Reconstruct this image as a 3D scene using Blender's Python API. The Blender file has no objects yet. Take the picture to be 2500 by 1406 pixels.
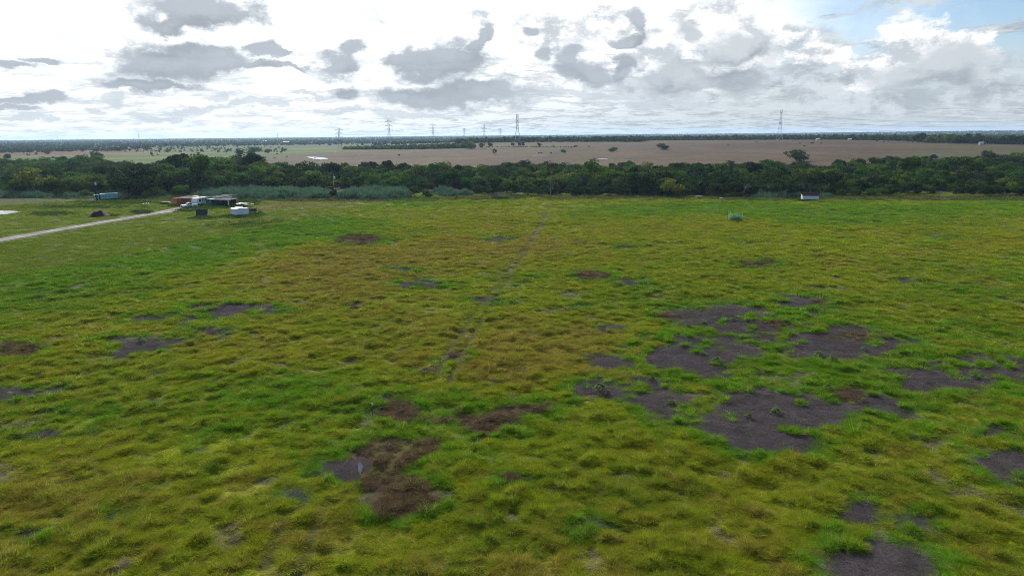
import bpy, math, random
import numpy as np
from mathutils import Vector, Matrix

random.seed(7)
rng = np.random.default_rng(7)
scene = bpy.context.scene
COL = scene.collection
R = math.radians

# ------------------------------------------------------------------ camera
F_PX, CX, CY = 1665.0, 1250.0, 703.0
CAM_H, PITCH, ROLL = 25.0, R(12.69), R(0.50)
Xv = np.array([1.0, 0, 0])
Fv = np.array([0, math.cos(PITCH), -math.sin(PITCH)])
Uv = np.array([0, math.sin(PITCH), math.cos(PITCH)])
cam_d = bpy.data.cameras.new('camera')
cam_d.sensor_width = 36.0
cam_d.lens = 36.0 * F_PX / 2500.0
cam_d.clip_start = 0.5
cam_d.clip_end = 60000
cam = bpy.data.objects.new('camera', cam_d)
COL.objects.link(cam)
cr, cu = math.cos(ROLL) * Xv - math.sin(ROLL) * Uv, math.sin(ROLL) * Xv + math.cos(ROLL) * Uv
cam.matrix_world = Matrix(((cr[0], cu[0], -Fv[0], 0), (cr[1], cu[1], -Fv[1], 0), (cr[2], cu[2], -Fv[2], CAM_H), (0, 0, 0, 1)))
scene.camera = cam

# ------------------------------------------------------------------ world, sun, exposure
SUN_AZ, SUN_EL = R(-16), R(31)
sun_dir = Vector((math.sin(SUN_AZ) * math.cos(SUN_EL), math.cos(SUN_AZ) * math.cos(SUN_EL), math.sin(SUN_EL)))
sd = bpy.data.lights.new('sun', 'SUN')
sd.energy = 5.0
sd.angle = R(4)
sd.color = (1.0, 0.95, 0.86)
sun = bpy.data.objects.new('sun', sd)
sun.rotation_euler = (-sun_dir).to_track_quat('-Z', 'Y').to_euler()
sun.location = (0, 0, 200)
COL.objects.link(sun)
scene.view_settings.view_transform = 'Standard'
scene.view_settings.look = 'None'
scene.view_settings.exposure = 0.2
scene.view_settings.gamma = 1.0
scene.view_settings.use_curve_mapping = False
scene.cycles.use_denoising = True
scene.cycles.filter_width = 0.8
scene.cycles.denoiser = 'OPENIMAGEDENOISE'
scene.cycles.denoising_prefilter = 'NONE'
scene.cycles.denoising_input_passes = 'RGB_ALBEDO_NORMAL'
scene.cycles.use_adaptive_sampling = True
scene.cycles.adaptive_threshold = 0.012
scene.cycles.max_bounces = 6
scene.cycles.diffuse_bounces = 3
scene.cycles.transmission_bounces = 3
scene.cycles.volume_bounces = 0
scene.cycles.transparent_max_bounces = 6
scene.cycles.sample_clamp_indirect = 6.0
SKY_K = 0.1
HAZE_DENSITY = 0.000058


def px_dir(px, py):
    """world direction of a photo pixel (arrays allowed)"""
    u = (np.asarray(px, float) - CX) / F_PX
    v = (CY - np.asarray(py, float)) / F_PX
    c, s = math.cos(ROLL), math.sin(ROLL)
    a, b = u * c + v * s, -u * s + v * c
    d = a[..., None] * Xv + b[..., None] * Uv + Fv
    return d / np.linalg.norm(d, axis=-1, keepdims=True)


def project(x, y, z):
    d = np.stack([x, y, z - CAM_H], -1)
    dep = d @ Fv
    dep = np.where(dep < 0.5, 0.5, dep)
    a, b = (d @ Xv) / dep, (d @ Uv) / dep
    c, s = math.cos(ROLL), math.sin(ROLL)
    u, v = a * c - b * s, a * s + b * c
    return CX + F_PX * u, CY - F_PX * v


def build_world():
    w = bpy.data.worlds.new('World')
    scene.world = w
    w.use_nodes = True
    nt = w.node_tree
    nt.nodes.clear()
    N, L = nt.nodes, nt.links

    def setin(sock, v):
        if isinstance(v, bpy.types.NodeSocket):
            sock.id_data.links.new(v, sock)
        elif v is not None:
            sock.default_value = v

    def M(op, a, b=None, c=None, tree=nt, clamp=False):
        n = tree.nodes.new('ShaderNodeMath')
        n.operation = op
        n.use_clamp = clamp
        setin(n.inputs[0], a); setin(n.inputs[1], b); setin(n.inputs[2], c)
        return n.outputs[0]

    def ss(v, a, b, lo=0.0, hi=1.0, tree=nt):
        n = tree.nodes.new('ShaderNodeMapRange')
        n.interpolation_type = 'SMOOTHSTEP'
        setin(n.inputs[0], v)
        for i, q in enumerate((a, b, lo, hi)):
            setin(n.inputs[i + 1], q)
        return n.outputs[0]

    def mix(f, a, b, tree=nt):
        n = tree.nodes.new('ShaderNodeMix')
        n.data_type = 'RGBA'
        setin(n.inputs[0], f); setin(n.inputs[6], a); setin(n.inputs[7], b)
        return n.outputs[2]

    def noise(vec, scale, detail, rough=0.55, dist=0.0):
        n = N.new('ShaderNodeTexNoise')
        n.inputs['Scale'].default_value = scale
        n.inputs['Detail'].default_value = detail
        n.inputs['Roughness'].default_value = rough
        n.inputs['Distortion'].default_value = dist
        L.new(vec, n.inputs['Vector'])
        return n

    tc = N.new('ShaderNodeTexCoord')
    sep = N.new('ShaderNodeSeparateXYZ')
    L.new(tc.outputs['Generated'], sep.inputs[0])
    x, y, z = sep.outputs
    az = M('ARCTAN2', x, y)
    el = M('ARCSINE', z)
    # stretched direction for noise (clouds are wider than tall)
    mp = N.new('ShaderNodeVectorMath'); mp.operation = 'MULTIPLY'
    L.new(tc.outputs['Generated'], mp.inputs[0]); mp.inputs[1].default_value = (1, 1, 1.7)
    n1 = noise(mp.outputs[0], 9.0, 5.0, 0.60)
    s1 = N.new('ShaderNodeSeparateColor'); L.new(n1.outputs['Color'], s1.inputs[0])
    n2 = noise(mp.outputs[0], 26.0, 5.0, 0.66)
    nf = n2.outputs['Fac']
    A = M('ADD', az, M('MULTIPLY', M('SUBTRACT', s1.outputs[0], 0.5), 0.13))
    E = M('ADD', el, M('MULTIPLY', M('SUBTRACT', s1.outputs[1], 0.5), 0.075))

    # angle to the sun
    dp = N.new('ShaderNodeVectorMath'); dp.operation = 'DOT_PRODUCT'
    L.new(tc.outputs['Generated'], dp.inputs[0]); dp.inputs[1].default_value = sun_dir
    ang = M('ARCCOSINE', M('MINIMUM', dp.outputs['Value'], 0.9999))
    glow = M('POWER', 2.718, M('MULTIPLY', ang, -3.0))

    sky = N.new('ShaderNodeTexSky')
    sky.sky_type = 'NISHITA'
    sky.sun_disc = False
    sky.sun_elevation = SUN_EL
    sky.sun_rotation = SUN_AZ
    sky.air_density = 1.0
    sky.dust_density = 0.7
    K = 1.0 / SKY_K

    def rgb(r, g, b):
        return (r * K * 0.87, g * K * 0.87, b * K * 0.87, 1)

    # thin bright veil of cloud round the sun, fading out away from it
    veil = M('ADD', ss(ang, R(50), R(34)), M('MULTIPLY', M('SUBTRACT', s1.outputs[2], 0.5), 0.9), clamp=True)
    veil = M('MULTIPLY', veil, 0.92)
    vb = M('ADD', 0.95, M('MULTIPLY', glow, 4.0))
    vcn = N.new('ShaderNodeVectorMath'); vcn.operation = 'SCALE'
    vcn.inputs[0].default_value = (0.87 * K, 0.88 * K, 0.88 * K); L.new(vb, vcn.inputs['Scale'])
    tint = N.new('ShaderNodeVectorMath'); tint.operation = 'MULTIPLY'
    L.new(sky.outputs[0], tint.inputs[0]); tint.inputs[1].default_value = (0.80, 0.90, 1.04)
    col = mix(veil, tint.outputs[0], vcn.outputs[0])
    # pale low air towards the horizon
    col = mix(ss(el, 0.14, 0.0, 0.0, 0.8), col, mix(ss(az, R(-25), R(12)), rgb(0.90, 0.95, 0.98), rgb(0.56, 0.64, 0.71)))

    # general broken cloud deck, projected on a flat layer: goes on in every direction
    zc = M('ADD', M('MAXIMUM', z, 0.0), 0.11)
    cb = N.new('ShaderNodeCombineXYZ')
    L.new(M('DIVIDE', x, zc), cb.inputs[0]); L.new(M('DIVIDE', y, zc), cb.inputs[1])
    d1 = noise(cb.outputs[0], 2.6, 5.0, 0.6, 0.3)
    d2 = noise(cb.outputs[0], 5.2, 3.0, 0.6)
    dens = M('ADD', d1.outputs['Fac'], M('MULTIPLY', M('SUBTRACT', nf, 0.5), 0.16))
    low = ss(el, 0.15, 0.05)
    da = ss(dens, M('SUBTRACT', 0.555, M('MULTIPLY', low, 0.14)), M('SUBTRACT', 0.66, M('MULTIPLY', low, 0.11)))
    db = ss(M('ADD', d2.outputs['Fac'], M('MULTIPLY', M('SUBTRACT', nf, 0.5), 0.5)), 0.36, 0.66)
    deck = mix(db, mix(ss(az, R(-20), R(5)), rgb(0.56, 0.625, 0.69), rgb(0.42, 0.465, 0.515)), mix(ss(az, R(-5), R(15)), rgb(0.97, 0.99, 1.0), rgb(0.70, 0.74, 0.78)))
    aw = ss(az, R(-5), R(22))
    col = mix(M('MULTIPLY', da, M('ADD', 0.76, M('MULTIPLY', aw, 0.14))), col, deck)

    # the larger cumulus clouds: white lit masses first, grey shaded masses over them (centre px, radii px)
    PV = N.new('ShaderNodeCombineXYZ')
    L.new(A, PV.inputs[0]); L.new(E, PV.inputs[1])

    def masses(lst, dy=0.0):
        cur = None
        for (px, py, rx, ry) in lst:
            pts = px_dir(np.array([px, px + rx, px, px - rx]), np.array([py, py, py - ry, py]))
            aa, ee = np.arctan2(pts[:, 0], pts[:, 1]), np.arcsin(pts[:, 2])
            ia, ie = 2 / abs(aa[1] - aa[3]), 1 / abs(ee[2] - ee[0])
            v = N.new('ShaderNodeVectorMath'); v.operation = 'MULTIPLY_ADD'
            L.new(PV.outputs[0], v.inputs[0])
            v.inputs[1].default_value = (ia, ie, 0); v.inputs[2].default_value = (-aa[0] * ia, -(ee[0] - dy) * ie, 0)
            l = N.new('ShaderNodeVectorMath'); l.operation = 'LENGTH'
            L.new(v.outputs[0], l.inputs[0])
            cur = l.outputs['Value'] if cur is None else M('SMOOTH_MIN', cur, l.outputs['Value'], 0.25)
        return M('SUBTRACT', 1.0, cur)

    nn = M('SUBTRACT', nf, 0.5)
    white = [(2200, 95, 90, 78), (2285, 120, 120, 75), (2130, 170, 95, 55), (2400, 110, 60, 50), (1790, 55, 115, 80), (1700, 60, 85, 50), (1850, 120, 60, 70), (1600, 110, 80, 50), (1915, 82, 60, 36),
             (1990, 130, 90, 34), (1480, 60, 110, 60), (1330, 80, 120, 70), (2035, 140, 26, 16), (1700, 190, 120, 40)]
    haze_c = [(2030, 190, 210, 62), (2110, 240, 380, 46), (2460, 190, 120, 95), (2280, -6, 230, 20), (1650, 215, 260, 40), (1960, 110, 130, 60)]
    grey = [(2320, 160, 135, 52), (2230, 185, 120, 34), (2380, 130, 60, 36), (1790, 125, 112, 42), (1860, 95, 26, 50), (1775, 190, 125, 28), (1645, 185, 62, 48), (1640, 150, 22, 30),
            (1555, 55, 34, 40), (1530, 92, 46, 14), (1682, 72, 30, 22), (1310, 64, 32, 15), (1362, 136, 30, 24), (1440, 178, 92, 34), (1425, 140, 34, 34), (1530, 160, 32, 48),
            (1040, 158, 100, 40), (1120, 140, 95, 58), (1172, 92, 34, 48), (1150, 228, 140, 30), (1010, 230, 90, 22), (825, 168, 84, 28), (845, 130, 36, 30), (830, 228, 50, 20), (655, 134, 44, 24), (690, 145, 16, 18),
            (400, 135, 130, 56), (500, 150, 130, 44), (620, 172, 90, 13), (700, 178, 40, 6), (355, 205, 125, 18), (500, 28, 165, 56), (420, 55, 90, 24), (100, 148, 60, 14), (20, 166, 70, 13),
            (110, 243, 80, 13), (20, 243, 60, 12), (40, 264, 70, 8)]
    pale = [(440, 270, 190, 11), (630, 268, 80, 12), (255, 268, 50, 11), (740, 240, 60, 8), (520, 240, 44, 16), (60, 288, 110, 9), (1000, 272, 130, 12), (820, 272, 90, 12), (285, 238, 60, 12), (905, 60, 40, 16), (1420, 235, 120, 14), (1600, 255, 160, 12)]
    dw = M('ADD', masses(white), M('MULTIPLY', nn, 1.5))
    wsh = ss(M('ADD', s1.outputs[2], M('MULTIPLY', nn, 1.1)), 0.34, 0.60)
    dh = M('ADD', masses(haze_c), M('MULTIPLY', nn, 1.8))
    col = mix(M('MULTIPLY', ss(dh, -0.1, 0.6), 0.8), col, mix(wsh, rgb(0.42, 0.47, 0.525), rgb(0.72, 0.77, 0.81)))
    col = mix(ss(dw, -0.05, 0.42), col, mix(wsh, rgb(0.60, 0.65, 0.70), rgb(1.2, 1.2, 1.2)))
    dp_ = M('ADD', masses(pale), M('MULTIPLY', nn, 1.6))
    col = mix(M('MULTIPLY', ss(dp_, -0.1, 0.55), 0.75), col, rgb(0.60, 0.66, 0.72))
    grey = [(a_, b_, c_ * 1.12, d_ * 1.15) for a_, b_, c_, d_ in grey]
    mg0 = masses(grey)
    dg = M('ADD', M('ADD', mg0, 0.16), M('MULTIPLY', nn, 1.3))
    # upper sides catch the light, bases stay in shade: compare with the same cloud a little higher up
    upn = M('ADD', M('SUBTRACT', mg0, masses(grey, 0.028)), M('MULTIPLY', nn, 1.9))
    lit = ss(upn, -0.35, 0.85)
    right = ss(az, R(7), R(17))
    base_c = mix(ss(el, 0.08, 0.2), rgb(0.38, 0.425, 0.48), rgb(0.275, 0.31, 0.34))
    top_c = mix(right, rgb(0.48, 0.53, 0.59), rgb(0.64, 0.685, 0.73))
    gcol = mix(lit, base_c, top_c)
    gcol = mix(ss(dg, 0.7, 0.0), gcol, mix(right, rgb(0.61, 0.665, 0.73), rgb(0.69, 0.735, 0.78)))
    col = mix(M('MULTIPLY', ss(dg, -0.16, 0.62), 0.97), col, gcol)
    bg = N.new('ShaderNodeBackground')
    L.new(col, bg.inputs['Color']); bg.inputs['Strength'].default_value = SKY_K
    out = N.new('ShaderNodeOutputWorld')
    L.new(bg.outputs[0], out.inputs[0])
    w.cycles.sampling_method = 'MANUAL'
    w.cycles.sample_map_resolution = 512


build_world()

# ------------------------------------------------------------------ noise and terrain


def _hash(ix, iy, seed):
    h = (ix.astype(np.int64) * 374761393 + iy.astype(np.int64) * 668265263 + seed * 2246822519) & 0xFFFFFFFF
    h = ((h ^ (h >> 13)) * 1274126177) & 0xFFFFFFFF
    h = h ^ (h >> 16)
    return (h & 0xFFFFFF) / float(0xFFFFFF)


def vnoise(x, y, seed=0):
    ix, iy = np.floor(x), np.floor(y)
    fx, fy = x - ix, y - iy
    fx, fy = fx * fx * (3 - 2 * fx), fy * fy * (3 - 2 * fy)
    a, b = _hash(ix, iy, seed), _hash(ix + 1, iy, seed)
    c, d = _hash(ix, iy + 1, seed), _hash(ix + 1, iy + 1, seed)
    return (a * (1 - fx) + b * fx) * (1 - fy) + (c * (1 - fx) + d * fx) * fy


def fbm(x, y, wl, octv=4, seed=0, gain=0.5):
    s, amp, tot, f = 0, 1.0, 0, 1.0 / wl
    for o in range(octv):
        s = s + amp * vnoise(x * f + 17.3 * o, y * f - 9.1 * o, seed + o)
        tot += amp
        amp *= gain
        f *= 2.03
    return s / tot - 0.5     # about -0.35 .. 0.35


def sst(v, a, b):
    t = np.clip((v - a) / (b - a), 0, 1)
    return t * t * (3 - 2 * t)


def T(x, y):
    """terrain height: flat near, a broad rise to the right beyond the woodland, flat plain on the left"""
    x, y = np.asarray(x, float), np.asarray(y, float)
    r = np.hypot(x, y)
    q = x / np.maximum(y, 1.0)
    q = np.where(y > 0, q, 1.0)
    ridge = 11.5 * sst(r, 470, 1080) * sst(q, -0.34, 0.02) * (1 - 0.45 * sst(q, 0.45, 0.8)) * (1 - 0.75 * sst(r, 1180, 2300))
    far = 9.0 * sst(r, 3800, 6500) * sst(q, 0.35, 0.7)
    return ridge + far + 0.25 * fbm(x, y, 60, 2, 5) * sst(r, 20, 60)


def hit(px, py, lift=0.0):
    """where the ray of a photo pixel meets the terrain raised by lift"""
    px, py = np.atleast_1d(np.asarray(px, float)), np.atleast_1d(np.asarray(py, float))
    d = px_dir(px, py)
    t = np.full(px.shape, 20.0)
    done = np.zeros(px.shape, bool)
    for i in range(260):
        p = d * t[:, None]
        below = (p[:, 2] + CAM_H) < T(p[:, 0], p[:, 1]) + lift
        done |= below
        if done.all():
            break
        t = np.where(done, t, t * 1.03)
    lo, hi = t / 1.03, t
    for i in range(20):
        m = (lo + hi) / 2
        p = d * m[:, None]
        below = (p[:, 2] + CAM_H) < T(p[:, 0], p[:, 1]) + lift
        hi = np.where(below, m, hi)
        lo = np.where(below, lo, m)
    p = d * hi[:, None]
    p[:, 2] += CAM_H
    return p


def G(px, py):
    p = hit(px, py)[0]
    return Vector((p[0], p[1], float(T(p[0], p[1]))))


def mpp(p):
    """metres per photo pixel at a point"""
    return float((np.array([p[0], p[1], p[2] - CAM_H]) @ Fv) / F_PX)


def inpoly(px, py, pts):
    ins = np.zeros(px.shape, bool)
    n = len(pts)
    for i in range(n):
        x0, y0 = pts[i]
        x1, y1 = pts[(i + 1) % n]
        if y0 == y1:
            continue
        c = ((y0 > py) != (y1 > py)) & (px < (x1 - x0) * (py - y0) / (y1 - y0) + x0)
        ins ^= c
    return ins


def polydist(x, y, pts):
    d = np.full(x.shape, 1e9)
    for (a, b) in zip(pts[:-1], pts[1:]):
        ax, ay, bx, by = a[0], a[1], b[0], b[1]
        vx, vy = bx - ax, by - ay
        t = np.clip(((x - ax) * vx + (y - ay) * vy) / (vx * vx + vy * vy), 0, 1)
        d = np.minimum(d, np.hypot(x - ax - t * vx, y - ay - t * vy))
    return d


def lerp(a, b, t):
    return a + (np.asarray(b) - a) * t[:, None]


# ------------------------------------------------------------------ what grows where in the field (photo pixels, read on the flat ground)
# bare grey soil patches: centre, radii
BARE = [(1705, 872, 100, 38), (1800, 802, 100, 30), (1760, 770, 95, 17), (1945, 748, 60, 17), (1880, 1020, 130, 58), (1890, 1068, 85, 26), (1850, 982, 70, 16),
        (1620, 980, 62, 20), (1640, 1022, 58, 22), (1480, 946, 62, 15), (1500, 884, 40, 13), (1590, 930, 32, 9), (2060, 838, 110, 28), (2180, 836, 65, 13), (2020, 868, 55, 13),
        (2245, 915, 88, 32), (2405, 905, 115, 32), (2120, 992, 85, 17), (2475, 1130, 62, 44), (2150, 1382, 115, 46), (2110, 1246, 42, 19), (2236, 1272, 38, 16),
        (350, 838, 72, 15), (310, 855, 30, 10), (440, 776, 105, 9), (560, 757, 90, 11), (20, 964, 62, 16), (115, 948, 45, 7), (520, 806, 40, 6),
        (1012, 690, 48, 7), (1545, 690, 28, 6), (1490, 799, 34, 6), (1180, 735, 38, 6), (1245, 745, 22, 4), (2305, 580, 35, 5), (1215, 580, 26, 5), (2220, 688, 24, 5),
        (830, 1135, 62, 26), (1450, 1285, 32, 24), (60, 1310, 40, 14), (2420, 1060, 30, 10), (250, 1270, 22, 10), (85, 1060, 30, 8), (1410, 748, 26, 5), (985, 658, 42, 5), (720, 1205, 30, 12), (940, 965, 22, 10)]
# dead reddish-brown grass patches
DEAD = [(975, 1005, 58, 25), (1195, 1020, 85, 26), (1270, 995, 75, 18), (950, 1110, 85, 48), (1020, 1100, 60, 26), (990, 1212, 84, 56), (905, 1180, 40, 30), (1255, 1172, 48, 16), (1640, 768, 52, 15), (1110, 874, 38, 14), (1055, 901, 38, 11),
        (1855, 645, 42, 9), (1440, 675, 48, 11), (1520, 606, 30, 6), (870, 587, 62, 13), (1960, 742, 45, 12), (2080, 822, 80, 14), (850, 750, 30, 5), (30, 855, 70, 20), (1080, 1020, 30, 10), (2080, 965, 50, 14), (1450, 870, 40, 9), (1880, 800, 40, 14)]
# broad tone: + brown, - green
TONE = [(1150, 610, 420, 60, .55), (760, 640, 260, 40, .45), (900, 720, 420, 70, .35), (1450, 860, 260, 90, .45), (1230, 930, 200, 60, .5), (560, 860, 500, 90, .3), (450, 1290, 420, 100, .25), (1900, 600, 420, 50, .2), (1750, 545, 260, 22, .35),
        (1250, 520, 350, 25, .12), (2150, 1190, 420, 150, .1), (2250, 760, 300, 80, .1), (560, 700, 220, 18, .35),
        (330, 600, 420, 95, -.75), (620, 560, 220, 45, -.6), (0, 720, 300, 80, -.45), (2050, 520, 520, 28, -.55), (1900, 900, 420, 130, -.3), (1050, 1060, 330, 130, -.5), (600, 960, 250, 60, -.35), (2380, 700, 220, 60, -.2), (300, 1050, 260, 60, -.2), (1480, 740, 200, 40, -.15),
        (1560, 1120, 300, 90, -.15), (2000, 1330, 90, 60, -.6), (860, 500, 260, 14, -.4), (1300, 1340, 300, 60, .1)]
MOWN = [(0, 484), (700, 480), (960, 494), (760, 530), (620, 556), (430, 600), (220, 640), (0, 672), (-600, 760), (-900, 560)]
STRAW = [(610, 489), (800, 488), (960, 492), (840, 500), (720, 512), (640, 517), (615, 503)]


def wpath(pts):
    p = hit([a for a, b in pts], [b for a, b in pts])
    return [(q[0], q[1]) for q in p]


RUTS = [wpath(p) for p in ([(1062, 918), (1100, 850), (1140, 792), (1190, 720), (1228, 665), (1262, 625), (1292, 590), (1318, 545), (1336, 500)],
                           [(1085, 945), (1112, 905), (1160, 808), (1212, 720), (1247, 665), (1278, 625), (1304, 590), (1326, 545), (1341, 500)],
                           [(1945, 512), (2100, 556), (2230, 606), (2370, 678), (2520, 766)], [(1960, 510), (2125, 556), (2260, 606), (2405, 674), (2540, 742)],
                           [(940, 1075), (905, 1115), (860, 1170)], [(1000, 1075), (960, 1125), (925, 1170)], [(800, 1225), (760, 1300), (725, 1390)], [(745, 1215), (690, 1290), (640, 1380)],
                           [(1690, 705), (1600, 715), (1480, 760)])]
ROAD_C = wpath([(-420, 672), (-200, 624), (0, 587), (120, 565), (240, 545), (340, 528), (400, 518), (440, 511), (470, 505)])


def ell(px, py, lst):
    v = np.full(px.shape, -9.0)
    for (cx, cy, rx, ry) in lst:
        v = np.maximum(v, 1 - np.hypot((px - cx) / rx, (py - cy) / ry))
    return v


def field(x, y):
    """albedo, grass height and masks of the near field at ground points"""
    r = np.hypot(x, y)
    sc = np.clip(r / 90, 0.5, 2.2)
    wx = x + sc * (2.6 * fbm(x, y, 3.2, 3, 11) + 1.3 * fbm(x, y, 0.9, 2, 12))
    wy = y + sc * (4.6 * fbm(x, y, 3.2, 3, 13) + 1.6 * fbm(x, y, 0.9, 2, 14))
    px, py = project(wx, wy, np.zeros_like(x))
    isl = sst(fbm(x, y, 2.7, 3, 24), 0.05, 0.13)
    vb = ell(px, py, BARE) + 0.95 * fbm(x, y, 2.6, 4, 21) + 0.31
    vb = vb - 0.8 * isl * (vb < 0.75)
    vd = ell(px, py, DEAD) + 0.35 * fbm(x, y, 2.4, 3, 22)
    # small random holes in the sward
    hole = fbm(x, y, 2.6, 3, 23) - 0.168
    bare = np.maximum(sst(vb, -0.05, 0.10), 0)
    dead = sst(vd, -0.08, 0.14) * (1 - bare)
    hol = sst(hole, 0.0, 0.06)
    rim = np.maximum(sst(np.maximum(vb, vd - 0.1), -0.75, -0.05), 0) * (1 - bare) * (1 - dead)
    t = 0.40 + 0.95 * fbm(x, y, 38, 3, 31) + 0.55 * fbm(x, y, 5, 3, 32) + 0.7 * fbm(x, y, 1.3, 3, 33)
    fx, fy = project(x + 8 * fbm(x, y, 16, 3, 34), y + 14 * fbm(x, y, 16, 3, 35), np.zeros_like(x))
    for (cx, cy, rx, ry, a) in TONE:
        t = t + a * np.exp(-(((fx - cx) / rx) ** 2 + ((fy - cy) / ry) ** 2))
    t = t - 0.75 * rim
    t = np.clip(t, 0, 1)
    lush, olive, tan = np.array([0.125, 0.260, 0.012]), np.array([0.250, 0.295, 0.016]), np.array([0.282, 0.228, 0.040])
    c = np.repeat(lush[None], len(x), 0)
    c = lerp(c, olive, sst(t, 0.0, 0.5))
    c = lerp(c, tan, sst(t, 0.5, 1.0) * 0.85)
    tus = 0.6 * fbm(x, y, 1.45, 3, 51) + 0.6 * fbm(x, y, 0.75, 2, 56)
    yel = sst(fbm(x, y, 5, 3, 41), 0.08, 0.25)
    c = lerp(c, np.array([0.29, 0.31, 0.016]), yel * 0.3)
    dk = sst(fbm(x, y, 9, 3, 42), 0.08, 0.24)
    c = lerp(c, np.array([0.085, 0.18, 0.018]), dk * 0.3 * (t < 0.7))
    c = lerp(c, np.array([0.135, 0.120, 0.026]), sst(-tus, 0.02, 0.2) * 0.5)  # low gaps between tussocks: thatch brown, with their shade deepened in the colour
    c = lerp(c, np.array([0.135, 0.285, 0.012]), rim * 0.65)
    c = lerp(c, np.array([0.128, 0.076, 0.062]), dead * 0.92)
    opx, opy = project(x, y, np.zeros_like(x))
    straw = inpoly(fx, fy, STRAW).astype(float)
    c = lerp(c, np.array([0.30, 0.235, 0.105]), straw * (0.8 + 0.2 * np.clip(fbm(x, y, 3, 2, 43) * 3, -1, 0)))
    # tussock height
    rowd = (x * 0.83 + y * 0.56)
    roww = sst(-x, -2, 12) * sst(150 - r, 0, 60)
    row = fbm(rowd * 1.0, (-x * 0.56 + y * 0.83) * 6.0, 9.0, 2, 52)
    h = 0.52 + 2.5 * tus + 1.0 * row * roww + 0.6 * fbm(x, y, 9, 2, 53)
    h = np.clip(h, 0.08, 1.15) * 0.52
    h = h * (1 + 0.25 * rim)
    mown = inpoly(opx + 60 * fbm(x, y, 25, 2, 54), opy + 25 * fbm(x, y, 25, 2, 55), MOWN).astype(float)
    h = np.where(mown > 0.5, h * 0.5 + 0.03, h)
    c = lerp(c, np.array([0.215, 0.240, 0.032]), mown * 0.55)
    h = h * (1 - 0.35 * dead)
    h = h * (1 - 0.85 * hol * (1 - dead))
    rut = np.zeros_like(x)
    for q in RUTS:
        rut = np.maximum(rut, 1 - sst(polydist(x + 0.5 * fbm(x, y, 4, 2, 61), y, q), 0.28 + 0.0006 * r, 0.58 + 0.0011 * r))
    gate = (0.68 + 0.32 * sst(fbm(x, y, 6, 2, 62), -0.16, 0.05)) * (1 - 0.2 * sst(r, 120, 240))
    h = h * (1 - 0.88 * rut * gate)
    c = lerp(c, np.array([0.10, 0.085, 0.030]), 0.7 * rut * gate)
    rd = polydist(x, y, ROAD_C)
    road = 1 - sst(rd, 2.6, 4.2 + 1.5 * vnoise(x, y, 70))
    h = h * (1 - 0.9 * road)
    bare = np.maximum(bare, 0)
    return dict(c=c, h=h, bare=bare, dead=dead, rim=rim, hol=hol, rut=rut * gate, road=road, rd=rd, mown=mown, r=r, t=t)


SOIL = np.array([0.080, 0.069, 0.076])


def lumps(x, y, f=None):
    r = np.hypot(x, y)
    a = 0.46 * fbm(x, y, 1.45, 3, 51) + 0.34 * fbm(x, y, 0.75, 2, 56) + 0.6 * fbm(x, y, 9, 2, 53)
    m = sst(300 - r, 0, 40) * sst(y, 0, 20)
    px, py = project(x, y, np.zeros_like(x))
    m = m * np.where(inpoly(px, py, MOWN), 0.15, 1.0) * sst(polydist(x, y, ROAD_C), 3.5, 12)
    if f is not None:
        a = a * (1 - 0.6 * f['bare']) - 0.10 * f['bare'] - 0.12 * f['rut'] - 0.10 * f['hol']
    return a * m


# ------------------------------------------------------------------ materials
MATS = {}


def mat(name, rgb=(0.5, 0.5, 0.5), rough=0.8, metal=0.0, var=0.12, scale=3.0, bump=0.0, spec=0.3, coords='Object'):
    if name in MATS:
        return MATS[name]
    m = bpy.data.materials.new(name)
    m.use_nodes = True
    nt = m.node_tree
    b = nt.nodes['Principled BSDF']
    b.inputs['Roughness'].default_value = rough
    b.inputs['Metallic'].default_value = metal
    b.inputs['Specular IOR Level'].default_value = spec
    tc = nt.nodes.new('ShaderNodeTexCoord')
    n = nt.nodes.new('ShaderNodeTexNoise')
    n.inputs['Scale'].default_value = scale
    n.inputs['Detail'].default_value = 5
    nt.links.new(tc.outputs[coords], n.inputs['Vector'])
    mp = nt.nodes.new('ShaderNodeMapRange')
    mp.inputs[1].default_value = 0.3; mp.inputs[2].default_value = 0.7
    mp.inputs[3].default_value = 1 - var * 1.5; mp.inputs[4].default_value = 1 + var
    nt.links.new(n.outputs['Fac'], mp.inputs[0])
    vm = nt.nodes.new('ShaderNodeVectorMath'); vm.operation = 'SCALE'
    vm.inputs[0].default_value = rgb
    nt.links.new(mp.outputs[0], vm.inputs['Scale'])
    nt.links.new(vm.outputs[0], b.inputs['Base Color'])
    if bump:
        bp = nt.nodes.new('ShaderNodeBump')
        bp.inputs['Strength'].default_value = bump
        nt.links.new(n.outputs['Fac'], bp.inputs['Height'])
        nt.links.new(bp.outputs[0], b.inputs['Normal'])
    MATS[name] = m
    return m


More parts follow.
